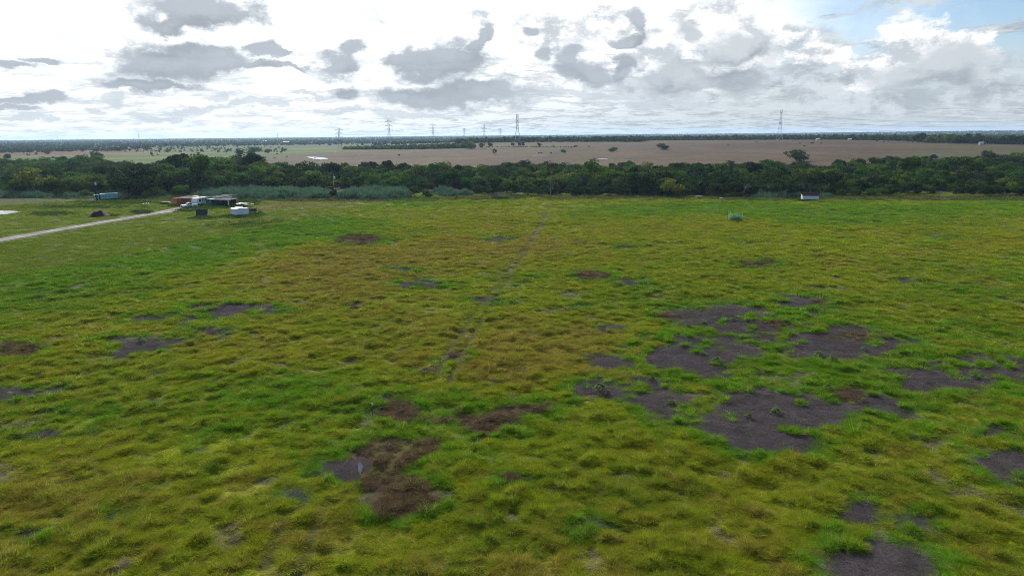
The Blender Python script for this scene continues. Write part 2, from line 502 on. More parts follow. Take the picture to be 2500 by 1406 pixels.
def leaf_mat(name, rgb, hue_var=0.25, val_var=0.35, trans=0.35, instancer=False, attr='bl'):
    """diffuse + translucent leaf; colour from rgb or from the scattered point's own colour, varied per plant and per leaf"""
    m = bpy.data.materials.new(name)
    m.use_nodes = True
    nt = m.node_tree
    nt.nodes.clear()
    N, L = nt.nodes, nt.links
    oi = N.new('ShaderNodeObjectInfo')
    if instancer:
        at = N.new('ShaderNodeAttribute'); at.attribute_type = 'INSTANCER'; at.attribute_name = 'pcol'
        base = at.outputs['Color']
    else:
        cn = N.new('ShaderNodeRGB'); cn.outputs[0].default_value = (*rgb, 1)
        base = cn.outputs[0]
    bl = N.new('ShaderNodeAttribute'); bl.attribute_type = 'GEOMETRY'; bl.attribute_name = attr
    mr = N.new('ShaderNodeMapRange')
    mr.inputs[3].default_value = 1 - val_var; mr.inputs[4].default_value = 1 + val_var
    L.new(oi.outputs['Random'], mr.inputs[0])
    mu = N.new('ShaderNodeMath'); mu.operation = 'MULTIPLY'
    L.new(mr.outputs[0], mu.inputs[0]); L.new(bl.outputs['Fac'], mu.inputs[1])
    sc = N.new('ShaderNodeVectorMath'); sc.operation = 'SCALE'
    L.new(base, sc.inputs[0]); L.new(mu.outputs[0], sc.inputs['Scale'])
    hs = N.new('ShaderNodeHueSaturation')
    fr = N.new('ShaderNodeMath'); fr.operation = 'MULTIPLY'; fr.inputs[1].default_value = 7.13
    L.new(oi.outputs['Random'], fr.inputs[0])
    f2 = N.new('ShaderNodeMath'); f2.operation = 'FRACT'; L.new(fr.outputs[0], f2.inputs[0])
    hm = N.new('ShaderNodeMapRange'); hm.inputs[3].default_value = 0.5 - 0.05 * hue_var * 2; hm.inputs[4].default_value = 0.5 + 0.05 * hue_var * 2
    L.new(f2.outputs[0], hm.inputs[0]); L.new(hm.outputs[0], hs.inputs['Hue'])
    L.new(sc.outputs[0], hs.inputs['Color'])
    df = N.new('ShaderNodeBsdfDiffuse'); tr = N.new('ShaderNodeBsdfTranslucent')
    L.new(hs.outputs[0], df.inputs[0]); L.new(hs.outputs[0], tr.inputs[0])
    mx = N.new('ShaderNodeMixShader'); mx.inputs[0].default_value = trans
    L.new(df.outputs[0], mx.inputs[1]); L.new(tr.outputs[0], mx.inputs[2])
    out = N.new('ShaderNodeOutputMaterial')
    L.new(mx.outputs[0], out.inputs[0])
    MATS[name] = m
    return m


def ground_mat():
    m = bpy.data.materials.new('ground')
    m.use_nodes = True
    nt = m.node_tree
    b = nt.nodes['Principled BSDF']
    b.inputs['Roughness'].default_value = 0.95
    b.inputs['Specular IOR Level'].default_value = 0.05
    at = nt.nodes.new('ShaderNodeAttribute'); at.attribute_name = 'Col'
    ge = nt.nodes.new('ShaderNodeNewGeometry')
    sc = None
    prev = None
    for s, lo, hi in ((1.1, 0.72, 1.25), (0.16, 0.78, 1.2), (7.0, 0.75, 1.2), (0.02, 0.85, 1.15)):
        n = nt.nodes.new('ShaderNodeTexNoise'); n.inputs['Scale'].default_value = s; n.inputs['Detail'].default_value = 6
        nt.links.new(ge.outputs['Position'], n.inputs['Vector'])
        r = nt.nodes.new('ShaderNodeMapRange')
        r.inputs[1].default_value = 0.3; r.inputs[2].default_value = 0.7; r.inputs[3].default_value = lo; r.inputs[4].default_value = hi
        nt.links.new(n.outputs['Fac'], r.inputs[0])
        if prev is None:
            prev = r.outputs[0]
            hn = n
        else:
            mu = nt.nodes.new('ShaderNodeMath'); mu.operation = 'MULTIPLY'
            nt.links.new(prev, mu.inputs[0]); nt.links.new(r.outputs[0], mu.inputs[1])
            prev = mu.outputs[0]
            if s == 7.0:
                hn = n
    v = nt.nodes.new('ShaderNodeVectorMath'); v.operation = 'SCALE'
    nt.links.new(at.outputs['Color'], v.inputs[0]); nt.links.new(prev, v.inputs['Scale'])
    nt.links.new(v.outputs[0], b.inputs['Base Color'])
    bp = nt.nodes.new('ShaderNodeBump'); bp.inputs['Strength'].default_value = 0.7; bp.inputs['Distance'].default_value = 0.15
    nt.links.new(hn.outputs['Fac'], bp.inputs['Height']); nt.links.new(bp.outputs[0], b.inputs['Normal'])
    MATS['ground'] = m
    return m


def water_mat():
    m = bpy.data.materials.new('water')
    m.use_nodes = True
    nt = m.node_tree
    b = nt.nodes['Principled BSDF']
    b.inputs['Base Color'].default_value = (0.16, 0.17, 0.16, 1)
    b.inputs['Roughness'].default_value = 0.06
    b.inputs['IOR'].default_value = 1.33
    n = nt.nodes.new('ShaderNodeTexNoise'); n.inputs['Scale'].default_value = 2.0
    ge = nt.nodes.new('ShaderNodeNewGeometry'); nt.links.new(ge.outputs['Position'], n.inputs['Vector'])
    bp = nt.nodes.new('ShaderNodeBump'); bp.inputs['Strength'].default_value = 0.04
    nt.links.new(n.outputs['Fac'], bp.inputs['Height']); nt.links.new(bp.outputs[0], b.inputs['Normal'])
    MATS['water'] = m
    return m


ground_mat(); water_mat()

# ------------------------------------------------------------------ object helpers


def tag(o, label=None, cat=None, group=None, kind=None):
    for k, v in (('label', label), ('category', cat), ('group', group), ('kind', kind)):
        if v:
            o[k] = v
    return o


def link(name, me, m=None, parent=None, loc=(0, 0, 0), rz=0.0):
    o = bpy.data.objects.new(name, me)
    COL.objects.link(o)
    if m is not None and me is not None:
        me.materials.append(m)
    o.location = loc
    o.rotation_euler = (0, 0, rz)
    if parent is not None:
        o.parent = parent
    return o


def empty(name, loc, rz=0.0, label=None, cat=None, group=None):
    o = link(name, None, None, None, loc, rz)
    o.empty_display_size = 0.3
    return tag(o, label, cat, group)


def mesh_np(name, v, f, smooth=False):
    me = bpy.data.meshes.new(name)
    me.from_pydata([tuple(map(float, q)) for q in v], [], [tuple(map(int, q)) for q in f])
    if smooth:
        me.polygons.foreach_set('use_smooth', [True] * len(me.polygons))
    me.update()
    return me


class MB:
    """collects boxes, bars, tubes, prisms into one mesh"""

    def __init__(s):
        s.v, s.f = [], []

    def add(s, v, f):
        o = len(s.v)
        s.v += [tuple(q) for q in v]
        s.f += [tuple(i + o for i in q) for q in f]
        return s

    def box(s, x0, x1, y0, y1, z0, z1, top=1.0, topy=None):
        cx, cy = (x0 + x1) / 2, (y0 + y1) / 2
        topy = top if topy is None else topy
        q = lambda x, y, z: (cx + (x - cx) * top, cy + (y - cy) * topy, z)
        return s.add([(x0, y0, z0), (x1, y0, z0), (x1, y1, z0), (x0, y1, z0), q(x0, y0, z1), q(x1, y0, z1), q(x1, y1, z1), q(x0, y1, z1)],
                     [(0, 3, 2, 1), (4, 5, 6, 7), (0, 1, 5, 4), (1, 2, 6, 5), (2, 3, 7, 6), (3, 0, 4, 7)])

    def bar(s, a, b, r, n=4, r2=None):
        a, b = Vector(a), Vector(b)
        d = (b - a).normalized()
        u = d.orthogonal().normalized()
        w = d.cross(u)
        r2 = r if r2 is None else r2
        v = []
        for p, rr in ((a, r), (b, r2)):
            for k in range(n):
                t = 2 * math.pi * (k + 0.5) / n
                v.append(p + u * math.cos(t) * rr + w * math.sin(t) * rr)
        f = [(k, (k + 1) % n, n + (k + 1) % n, n + k) for k in range(n)] + [tuple(range(n - 1, -1, -1)), tuple(range(n, 2 * n))]
        return s.add(v, f)

    def tube(s, pts, r, n=6):
        for a, b in zip(pts[:-1], pts[1:]):
            s.bar(a, b, r, n)
        return s

    def prism(s, prof, y0, y1):
        """profile in x,z extruded along y"""
        n = len(prof)
        v = [(x, y0, z) for x, z in prof] + [(x, y1, z) for x, z in prof]
        f = [(k, (k + 1) % n, n + (k + 1) % n, n + k) for k in range(n)] + [tuple(range(n - 1, -1, -1)), tuple(range(n, 2 * n))]
        return s.add(v, f)

    def wheel(s, x, y, z, r, w, n=14):
        return s.bar((x, y - w / 2, z), (x, y + w / 2, z), r, n)

    def mesh(s, name, bevel=0.0):
        me = bpy.data.meshes.new(name)
        me.from_pydata([tuple(q) for q in s.v], [], s.f)
        import bmesh
        bm = bmesh.new(); bm.from_mesh(me)
        bmesh.ops.recalc_face_normals(bm, faces=bm.faces)
        if bevel:
            bmesh.ops.bevel(bm, geom=list(bm.edges), offset=bevel, segments=2, affect='EDGES', clamp_overlap=True)
        bm.to_mesh(me); bm.free()
        me.update()
        return me

    def obj(s, name, m, parent=None, loc=(0, 0, 0), rz=0.0, bevel=0.0):
        return link(name, s.mesh(name, bevel), m, parent, loc, rz)


def copy_tree(o, parent=None):
    c = o.copy()
    COL.objects.link(c)
    c.parent = parent
    for ch in list(o.children):
        copy_tree(ch, c)
    return c


def scatter(name, protos, P, rot, scl, idx, pcol=None, label=None, cat=None, group=None, kind='stuff'):
    """one object whose points carry copies of the prototype meshes"""
    coll = bpy.data.collections.new(name + '_kinds')
    for i, (me, m) in enumerate(protos):
        po = bpy.data.objects.new('%s_%02d' % (name, i), me)
        if m is not None and not me.materials:
            me.materials.append(m)
        coll.objects.link(po)
    me = bpy.data.meshes.new(name)
    n = len(P)
    me.vertices.add(n)
    me.vertices.foreach_set('co', np.asarray(P, np.float32).ravel())
    for nm, ty, arr, key in (('rot', 'FLOAT_VECTOR', rot, 'vector'), ('scl', 'FLOAT_VECTOR', scl, 'vector'), ('idx', 'INT', idx, 'value'), ('pcol', 'FLOAT_COLOR', pcol, 'color')):
        if arr is None:
            continue
        a = me.attributes.new(nm, ty, 'POINT')
        arr = np.asarray(arr)
        if nm == 'pcol' and arr.shape[1] == 3:
            arr = np.concatenate([arr, np.ones((n, 1))], 1)
        a.data.foreach_set(key, arr.astype(np.int32 if ty == 'INT' else np.float32).ravel())
    o = link(name, me)
    ng = bpy.data.node_groups.new(name, 'GeometryNodeTree')
    ng.interface.new_socket('Geometry', in_out='INPUT', socket_type='NodeSocketGeometry')
    ng.interface.new_socket('Geometry', in_out='OUTPUT', socket_type='NodeSocketGeometry')
    gi, go = ng.nodes.new('NodeGroupInput'), ng.nodes.new('NodeGroupOutput')
    ci = ng.nodes.new('GeometryNodeCollectionInfo')
    ci.inputs[0].default_value = coll
    ci.inputs['Separate Children'].default_value = True
    ci.inputs['Reset Children'].default_value = True
    ip = ng.nodes.new('GeometryNodeInstanceOnPoints')
    ip.inputs['Pick Instance'].default_value = True

    def na(nm, ty):
        q = ng.nodes.new('GeometryNodeInputNamedAttribute')
        q.data_type = ty
        q.inputs['Name'].default_value = nm
        return q.outputs['Attribute']
    lk = ng.links.new
    lk(gi.outputs[0], ip.inputs['Points']); lk(ci.outputs[0], ip.inputs['Instance'])
    lk(na('idx', 'INT'), ip.inputs['Instance Index'])
    e2r = ng.nodes.new('FunctionNodeEulerToRotation')
    lk(na('rot', 'FLOAT_VECTOR'), e2r.inputs[0]); lk(e2r.outputs[0], ip.inputs['Rotation'])
    lk(na('scl', 'FLOAT_VECTOR'), ip.inputs['Scale'])
    lk(ip.outputs[0], go.inputs[0])
    md = o.modifiers.new('scatter', 'NODES')
    md.node_group = ng
    return tag(o, label, cat, group, kind)


# woodland belt: foot of its front trees and tops of its back trees, in photo pixels
FRONT_X = [-700, -200, 0, 230, 300, 400, 480, 560, 700, 800, 900, 1000, 1060, 1120, 1180, 1250, 1400, 1600, 1800, 2050, 2300, 2500, 2900, 3300]
FRONT_Y = [482, 480, 476, 475, 475, 476, 470, 465, 463, 464, 462, 466, 470, 468, 476, 479, 480, 481, 481, 481, 482, 483, 486, 489]
BACK_X = [-700, -200, 0, 120, 250, 330, 380, 500, 560, 620, 700, 780, 850, 900, 1000, 1150, 1250, 1330, 1400, 1600, 1750, 1880, 2000, 2100, 2200, 2350, 2500, 2900, 3300]
BACK_Y = [388, 390, 389, 390, 391, 396, 400, 398, 393, 400, 408, 408, 398, 396, 404, 404, 396, 397, 402, 402, 396, 393, 395, 392, 386, 380, 374, 370, 368]

# ------------------------------------------------------------------ ground sheet


def build_ground():
    az = np.concatenate([np.linspace(-180, -56, 40)[:-1], np.linspace(-56, 56, 400)[:-1], np.linspace(56, 180, 40)])
    rad = np.concatenate([np.array([0.5, 6, 12, 18]), np.geomspace(24, 330, 440), np.geomspace(335, 2600, 170), np.geomspace(2700, 14000, 34)])
    AZ, RR = np.meshgrid(np.radians(az), rad)
    x, y = (np.sin(AZ) * RR).ravel(), (np.cos(AZ) * RR).ravel()
    f = field(x, y)
    z = T(x, y) + lumps(x, y, f)
    px, py = project(x, y, T(x, y))
    r = np.hypot(x, y)
    # near: thatch and soil under the grass
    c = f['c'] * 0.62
    soil = SOIL * (1.0 + 0.8 * fbm(x, y, 0.8, 3, 81) + 1.1 * fbm(x, y, 3.0, 3, 83))[:, None]
    soil = lerp(soil, np.array([0.115, 0.082, 0.070]), sst(fbm(x, y, 4.0, 3, 84), 0.05, 0.2) * 0.6)
    c = lerp(c, np.array([0.075, 0.062, 0.045]), np.clip(f['hol'] * 0.8, 0, 1))
    c = lerp(c, np.array([0.060, 0.060, 0.018]), np.clip(f['rut'] * 0.8, 0, 1))
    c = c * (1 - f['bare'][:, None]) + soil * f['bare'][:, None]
    c = lerp(c, np.array([0.095, 0.09, 0.088]), f['road'] * (0.75 + 0.5 * fbm(x, y, 2, 2, 82)))
    # far land
    qx, qy = px + 25 * fbm(x, y, 120, 3, 91) * sst(-r, -4000, -300), py + 5 * fbm(x, y, 120, 3, 92)
    wood = np.array([0.040, 0.058, 0.026])
    far = np.repeat(np.array([0.055, 0.075, 0.022])[None], len(x), 0)
    brown = np.array([0.080, 0.055, 0.034])
    br_p = [(560, 440), (640, 384), (760, 374), (830, 371), (1000, 366), (1100, 364), (1150, 352), (1300, 346), (1580, 342), (2000, 338), (2300, 342), (2800, 350), (3000, 480), (560, 480)]
    b = inpoly(qx, qy, br_p).astype(float)
    bc = brown[None] * (1 + 0.9 * fbm(x, y, 90, 4, 93))[:, None]
    bc = lerp(bc, np.array([0.080, 0.068, 0.034]), sst(fbm(x, y, 160, 3, 94), 0.02, 0.2) * 0.7)
    bc = lerp(bc, np.array([0.072, 0.050, 0.043]), sst(fbm(x, y * 3, 220, 3, 99), 0.02, 0.2) * 0.7)
    band = np.exp(-((py - (362 + 0.004 * (px - 1500))) / 3.0) ** 2) * (px > 1500) * (px < 2150)
    bc = lerp(bc, np.array([0.07, 0.055, 0.05]), band * 0.5)
    c2 = far * (1 - b[:, None]) + bc * b[:, None]
    yg = inpoly(qx, qy, [(-600, 404), (-600, 384), (0, 381), (200, 376), (400, 369), (640, 366), (830, 359), (1000, 358), (1110, 362), (1000, 366), (830, 372), (700, 379), (620, 392), (560, 420)]).astype(float)
    ygc = lerp(np.repeat(np.array([0.090, 0.112, 0.022])[None], len(x), 0), np.array([0.048, 0.080, 0.018]), sst(fbm(x, y, 110, 3, 95), -0.1, 0.15))
    c2 = c2 * (1 - yg[:, None]) + ygc * yg[:, None]
    red = inpoly(qx, py + 2 * fbm(x, y, 120, 3, 96), [(-300, 386), (-300, 380), (0, 376), (150, 370), (330, 366.5), (420, 366), (400, 369), (250, 375), (100, 379), (0, 381)]).astype(float)
    c2 = lerp(c2, np.array([0.120, 0.046, 0.036]), red * 0.95)
    gs = inpoly(qx, py + 4 * fbm(x, y, 40, 3, 98), [(2150, 384), (2180, 372), (2300, 364), (2520, 359), (2800, 356), (2800, 400), (2150, 400)]).astype(float)
    c2 = lerp(c2, np.array([0.055, 0.072, 0.024]), gs * (0.55 + 1.2 * fbm(x, y, 25, 3, 100)).clip(0, 1))
    fw = sst(r, 1450, 2100) * (1 - b) * (1 - red) * (1 - yg)
    c2 = lerp(c2, wood, fw * sst(fbm(x, y, 400, 3, 97), -0.2, 0.0) * 0.9)
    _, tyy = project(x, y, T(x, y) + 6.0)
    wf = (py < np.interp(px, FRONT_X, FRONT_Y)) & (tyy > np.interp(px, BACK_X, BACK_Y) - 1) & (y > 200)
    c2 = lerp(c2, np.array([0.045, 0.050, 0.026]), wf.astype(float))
    trk = wpath([(1388, 361), (1372, 371), (1350, 380), (1325, 390)])
    c2 = lerp(c2, np.array([0.05, 0.045, 0.042]), (1 - sst(polydist(x, y, trk), 3, 8)) * 0.8)
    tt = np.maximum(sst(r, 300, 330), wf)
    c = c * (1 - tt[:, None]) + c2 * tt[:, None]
    # shade-tolerant litter under the woodland
    na, nr = len(az), len(rad)
    idx = np.arange(nr * na).reshape(nr, na)
    fcs = np.stack([idx[:-1, :-1], idx[:-1, 1:], idx[1:, 1:], idx[1:, :-1]], -1).reshape(-1, 4)[:, ::-1]
    me = bpy.data.meshes.new('ground')
    me.vertices.add(len(x)); me.vertices.foreach_set('co', np.stack([x, y, z], 1).astype(np.float32).ravel())
    me.loops.add(fcs.size); me.loops.foreach_set('vertex_index', fcs.astype(np.int32).ravel())
    me.polygons.add(len(fcs)); me.polygons.foreach_set('loop_start', np.arange(0, fcs.size, 4, dtype=np.int32))
    me.polygons.foreach_set('use_smooth', np.ones(len(fcs), bool))
    me.update(calc_edges=True)
    me.validate()
    a = me.attributes.new('Col', 'FLOAT_COLOR', 'POINT')
    a.data.foreach_set('color', np.concatenate([np.clip(c, 0, 1), np.ones((len(x), 1))], 1).astype(np.float32).ravel())
    o = link('ground', me, MATS['ground'])
    tag(o, kind='structure')
    return o


build_ground()


def sheet(name, pts, m, lift, label=None):
    """flat sheet on the ground with outline given in world points"""
    z = max(float(T(p[0], p[1])) for p in pts) + lift
    me = mesh_np(name, [(p[0], p[1], z) for p in pts], [list(range(len(pts)))])
    o = link(name, me, m)
    tag(o, label, kind='structure')
    if me.polygons[0].normal.z < 0:
        me.flip_normals()
    return o


def build_road():
    # densify the centre line
    pts = []
    c = np.array(ROAD_C)
    for a, b in zip(c[:-1], c[1:]):
        n = max(2, int(np.hypot(*(b - a)) / 2.5))
        for k in range(n):
            pts.append(a + (b - a) * k / n)
    pts.append(c[-1])
    pts = np.array(pts)
    for _ in range(6):
        pts[1:-1] = (pts[:-2] + 2 * pts[1:-1] + pts[2:]) / 4
    t = np.gradient(pts, axis=0)
    t /= np.linalg.norm(t, axis=1, keepdims=True)
    nrm = np.stack([-t[:, 1], t[:, 0]], 1)
    rows = []
    s = np.arange(len(pts))
    end = np.clip((s - (len(s) - 9)) / 8.0, 0, 1)
    offs = (-1, -.8, -.6, -.38, -.2, 0, .2, .38, .6, .8, 1)
    cols = []
    for k, off in enumerate(offs):
        w = 2.3 + 0.9 * fbm(pts[:, 0], pts[:, 1], 7, 3, 210 + k) * (abs(off) == 1) + 3.2 * end
        q = pts + nrm * (off * w)[:, None]
        z = T(q[:, 0], q[:, 1]) + (0.10 if abs(off) < 1 else 0.045) - (0.03 if .3 < abs(off) < .7 else 0)
        rows.append(np.column_stack([q, z]))
        wear = fbm(q[:, 0], q[:, 1], 3.0, 3, 201)
        pale, mid_, edge = np.array([0.30, 0.275, 0.26]), np.array([0.185, 0.175, 0.145]), np.array([0.15, 0.14, 0.125])
        b = pale if .3 < abs(off) < .7 else (edge if abs(off) == 1 else (mid_ + pale) / 2)
        cols.append(np.repeat(b[None], len(pts), 0) * (1 + 0.35 * wear)[:, None])
    V = np.stack(rows, 1).reshape(-1, 3)
    nc = len(offs)
    f = []
    for i in range(len(pts) - 1):
        for k in range(nc - 1):
            a = i * nc + k
            f.append((a, a + 1, a + nc + 1, a + nc))
    me = mesh_np('gravel_driveway', V, f, True)
    at = me.attributes.new('Col', 'FLOAT_COLOR', 'POINT')
    cc = np.stack(cols, 1).reshape(-1, 3)
    at.data.foreach_set('color', np.concatenate([np.clip(cc, 0, 1), np.ones((len(cc), 1))], 1).astype(np.float32).ravel())
    if me.polygons[0].normal.z < 0:
        me.flip_normals()
    o = link('gravel_driveway', me, MATS['ground'])
    tag(o, 'pale gravel driveway running from the left edge to the orange container', kind='structure')


build_road()


def blob_px(cx, cy, rx, ry, n=28, seed=0, jag=0.12, pts=None):
    rr = random.Random(seed)
    if pts is None:
        pts = [(cx + rx * math.cos(2 * math.pi * k / n) * (1 + rr.uniform(-jag, jag)), cy + ry * math.sin(2 * math.pi * k / n) * (1 + rr.uniform(-jag, jag))) for k in range(n)]
    return wpath(pts)


sheet('pond', blob_px(0, 0, 0, 0, pts=[(748, 384.2), (765, 383.8), (785, 384.6), (801, 387), (800, 389), (784, 391), (770, 390), (756, 387.5)]), MATS['water'], 0.06, 'bright white pond in the brown field beyond the woodland')
sheet('pond', blob_px(1472, 388.5, 13, 1.2, seed=3), MATS['water'], 0.06, 'small sliver of water in the brown field behind the treetops')
sheet('pond', blob_px(0, 0, 0, 0, pts=[(-160, 516), (-60, 514.5), (10, 514.5), (40, 516), (52, 517.5), (40, 520), (12, 524.5), (-70, 530), (-170, 527)]), MATS['water'], 0.10, 'pale pond at the left edge beside the mown grass')
MATS['sky_tinted_water'] = mat('sky_tinted_water', (0.05, 0.062, 0.078), 0.05, var=0.2, scale=1.0, spec=0.015)  # murk plus the reflected sky's blue put into base colour, specular almost off
sheet('puddle', blob_px(880, 1142, 6, 14, seed=4, jag=0.35), MATS['sky_tinted_water'], 0.05, 'small blue puddle in the dead brown grass wheel rut')

# ------------------------------------------------------------------ grass


def tuft_mesh(name, seed, n, r, h0, h1, w, lean, droop, seg=2, flat=0.0):
    rr = random.Random(seed)
    V, F, B = [], [], []
    for i in range(n):
        a = rr.uniform(0, 2 * math.pi)
        q = r * math.sqrt(rr.random())
        bx, by = q * math.cos(a), q * math.sin(a)
        h = rr.uniform(h0, h1) * (1 - 0.35 * (q / r) ** 2)
        la = a + rr.uniform(-1.0, 1.0)
        ln = lean * (0.3 + 0.9 * q / r) * rr.uniform(0.5, 1.5)
        fa = rr.uniform(0, math.pi)
        wx, wy = math.cos(fa) * w * rr.uniform(.7, 1.3), math.sin(fa) * w * rr.uniform(.7, 1.3)
        b = rr.uniform(0.65, 1.35)
        o = len(V)
        pts = []
        for k in range(seg + 1):
            t = k / seg
            d = ln * h * (t + droop * t * t)
            zz = h * (t - droop * 0.45 * t * t * min(1.0, ln * 1.5))
            pts.append((bx + math.cos(la) * d, by + math.sin(la) * d, max(zz, 0.01 if k else -0.05)))
        for k in range(seg):
            s = 1 - 0.45 * k / seg
            x, y, z = pts[k]
            V += [(x - wx * s, y - wy * s, z), (x + wx * s, y + wy * s, z)]
            B += [b, b]
        V.append(pts[-1]); B.append(b)
        for k in range(seg - 1):
            F.append((o + 2 * k, o + 2 * k + 1, o + 2 * k + 3, o + 2 * k + 2))
        k = seg - 1
        F.append((o + 2 * k, o + 2 * k + 1, o + 2 * seg))
    me = mesh_np(name, V, F)
    at = me.attributes.new('bl', 'FLOAT', 'POINT')
    at.data.foreach_set('value', np.array(B, np.float32))
    return me


POND_L = [(-160, 513), (-60, 514.5), (10, 514.5), (40, 516), (52, 517.5), (40, 520), (12, 524.5), (-70, 530), (-170, 527)]


def build_grass():
    gm = leaf_mat('grass_blades', (0.1, 0.1, 0.1), hue_var=0.18, val_var=0.16, trans=0.42, instancer=True)
    near = [(tuft_mesh('tuft', 1, 50, 0.34, 0.6, 1.0, 0.016, 0.42, 0.5), gm), (tuft_mesh('tuft', 2, 50, 0.42, 0.5, 1.05, 0.018, 0.65, 0.8), gm),
            (tuft_mesh('tuft', 3, 42, 0.28, 0.7, 1.25, 0.015, 0.35, 0.5), gm), (tuft_mesh('tuft', 4, 56, 0.45, 0.4, 0.9, 0.018, 0.9, 0.9), gm)]
    far = [(tuft_mesh('tuft', 11, 32, 0.55, 0.6, 1.0, 0.042, 0.5, 0.6), gm), (tuft_mesh('tuft', 12, 32, 0.7, 0.5, 1.1, 0.045, 0.8, 0.8), gm)]
    lit = [(tuft_mesh('tuft', 21, 46, 0.5, 0.3, 1.0, 0.012, 1.6, 1.0), gm)]
    stalk = [(tuft_mesh('tuft', 31, 9, 0.45, 1.3, 2.3, 0.013, 0.35, 0.3), gm)]
    protos = near + far + lit + stalk
    # (r0, r1, density, size, kinds)
    bands = [(27, 55, 26.0, 0.60, (0, 1, 2, 3)), (55, 95, 15.0, 0.70, (0, 1, 2, 3)), (95, 150, 7.0, 0.9, (0, 1, 3, 4)), (150, 215, 3.6, 0.95, (4, 5)), (215, 330, 1.7, 1.2, (4, 5))]
    P, Rr, Sc, Ix, Cc = [], [], [], [], []
    ha = R(46)
    for (r0, r1, den, size, kinds) in bands:
        n = int(ha * (r1 * r1 - r0 * r0) * den)
        rad = np.sqrt(rng.uniform(r0 * r0, r1 * r1, n))
        a = rng.uniform(-ha, ha, n)
        x, y = rad * np.sin(a), rad * np.cos(a)
        f = field(x, y)
        keep = (rng.random(n) > f['bare'] * 1.05) & (f['rd'] > 2.4) & (f['h'] > 0.05) & (rng.random(n) > 0.7 * f['hol']) & (rng.random(n) > 0.97 * f['rut']) & (rng.random(n) > 0.75 * f['road'])
        gpx, gpy = project(x, y, T(x, y))
        keep &= ~(inpoly(gpx, gpy, POND_L) | (np.hypot((gpx - 880) / 9, (gpy - 1142) / 18) < 1))
        keep &= (y < 296 + 6 * fbm(x, y, 12, 2, 3))
        jit = rng.uniform(0.72, 1.3, n)
        h = f['h'] * jit * 0.9
        c = f['c'] * rng.uniform(0.8, 1.2, n)[:, None]
        # odd straw-coloured and odd very green tufts
        st = rng.random(n) < 0.10
        c = np.where(st[:, None], c * 0.45 + np.array([0.32, 0.25, 0.085]) * 0.55, c)
        gr = rng.random(n) < 0.08
        c = np.where(gr[:, None], c * 0.5 + np.array([0.11, 0.24, 0.012]) * 0.5, c)
        k = keep
        z = T(x, y) + lumps(x, y, f) - 0.03
        m = k.sum()
        P.append(np.stack([x, y, z], 1)[k])
        Rr.append(np.stack([rng.uniform(-.14, .14, m), rng.uniform(-.14, .14, m), rng.uniform(0, 6.28, m)], 1))
        s = size * rng.uniform(0.8, 1.25, m)
        Sc.append(np.stack([s, s, np.maximum(h[k], 0.06)], 1))
        ix = rng.choice(kinds, m)
        sk = (rng.random(m) < 0.05 + 0.10 * sst(fbm(x[k], y[k], 14, 2, 63), 0.05, 0.2)) & (r1 < 160)
        ix[sk] = 7
        Ix.append(ix)
        cc = c[k]
        cc[sk] = cc[sk] * 0.5 + np.array([0.34, 0.30, 0.10]) * 0.5
        Cc.append(cc)
        # short dead litter over bare soil and dead patches
        bk = (f['bare'] > 0.4) & (rng.random(n) < 0.8)
        m = bk.sum()
        P.append(np.stack([x, y, z + 0.02], 1)[bk])
        Rr.append(np.stack([rng.uniform(-.2, .2, m), rng.uniform(-.2, .2, m), rng.uniform(0, 6.28, m)], 1))
        s = size * rng.uniform(0.6, 1.2, m)
        Sc.append(np.stack([s, s, rng.uniform(0.03, 0.13, m)], 1))
        Ix.append(np.full(m, 6))
        cc = np.array([0.135, 0.115, 0.122])[None] * rng.uniform(0.55, 1.5, m)[:, None]
        gg = rng.random(m) < 0.05
        Cc.append(np.where(gg[:, None], np.array([0.07, 0.12, 0.03])[None], cc))
    # rank weeds round the sheds and clutter: photo pixel centre, radii, height
    for (cx, cy, rx, ry, hh, nn) in ((577, 529, 28, 3.0, .85, 260), (615, 524, 20, 5, .8, 260), (495, 532, 26, 3, .7, 160), (540, 504, 36, 3.5, .9, 380), (490, 507, 34, 3, .8, 260), (345, 518, 18, 3.5, .8, 180), (600, 494, 28, 5, 1.0, 300), (570, 502, 16, 2.5, .9, 120),
                                     (424, 503, 10, 2.0, .8, 70), (460, 514, 26, 2.2, .6, 160), (2470, 480, 60, 4, .8, 0), (1972, 488.5, 24, 1.2, .5, 90), (190, 505, 150, 4, .55, 420), (125, 522, 50, 5, .6, 180), (300, 495, 110, 4, .7, 420), (640, 548, 120, 10, .5, 300), (270, 527, 14, 3, .5, 50)):
        qx, qy = cx + rx * rng.normal(0, .55, nn), cy + ry * rng.normal(0, .55, nn)
        if not nn:
            continue
        w = hit(qx, qy)
        P.append(np.stack([w[:, 0], w[:, 1], T(w[:, 0], w[:, 1]) - 0.03], 1))
        Rr.append(np.stack([rng.uniform(-.14, .14, nn), rng.uniform(-.14, .14, nn), rng.uniform(0, 6.28, nn)], 1))
        s = rng.uniform(0.9, 1.6, nn)
        Sc.append(np.stack([s, s, hh * rng.uniform(.6, 1.2, nn)], 1))
        Ix.append(rng.choice((4, 5), nn))
        Cc.append(np.array([0.055, 0.105, 0.022])[None] * rng.uniform(.7, 1.35, nn)[:, None])
    # rough fringe along the foot of the woodland
    nn = 5200
    qx = rng.uniform(-150, 2650, nn)
    qy = np.interp(qx, [-200, 0, 250, 470, 600, 800, 1000, 1200, 1800, 2700], [481, 480, 482, 484, 486, 488, 488, 482, 485, 486]) + rng.normal(0, 2.2, nn)
    w = hit(qx, qy)
    ok = polydist(w[:, 0], w[:, 1], ROAD_C) > 8
    w = w[ok]; nn = len(w)
    P.append(np.stack([w[:, 0], w[:, 1], T(w[:, 0], w[:, 1]) - 0.03], 1))
    Rr.append(np.stack([rng.uniform(-.14, .14, nn), rng.uniform(-.14, .14, nn), rng.uniform(0, 6.28, nn)], 1))
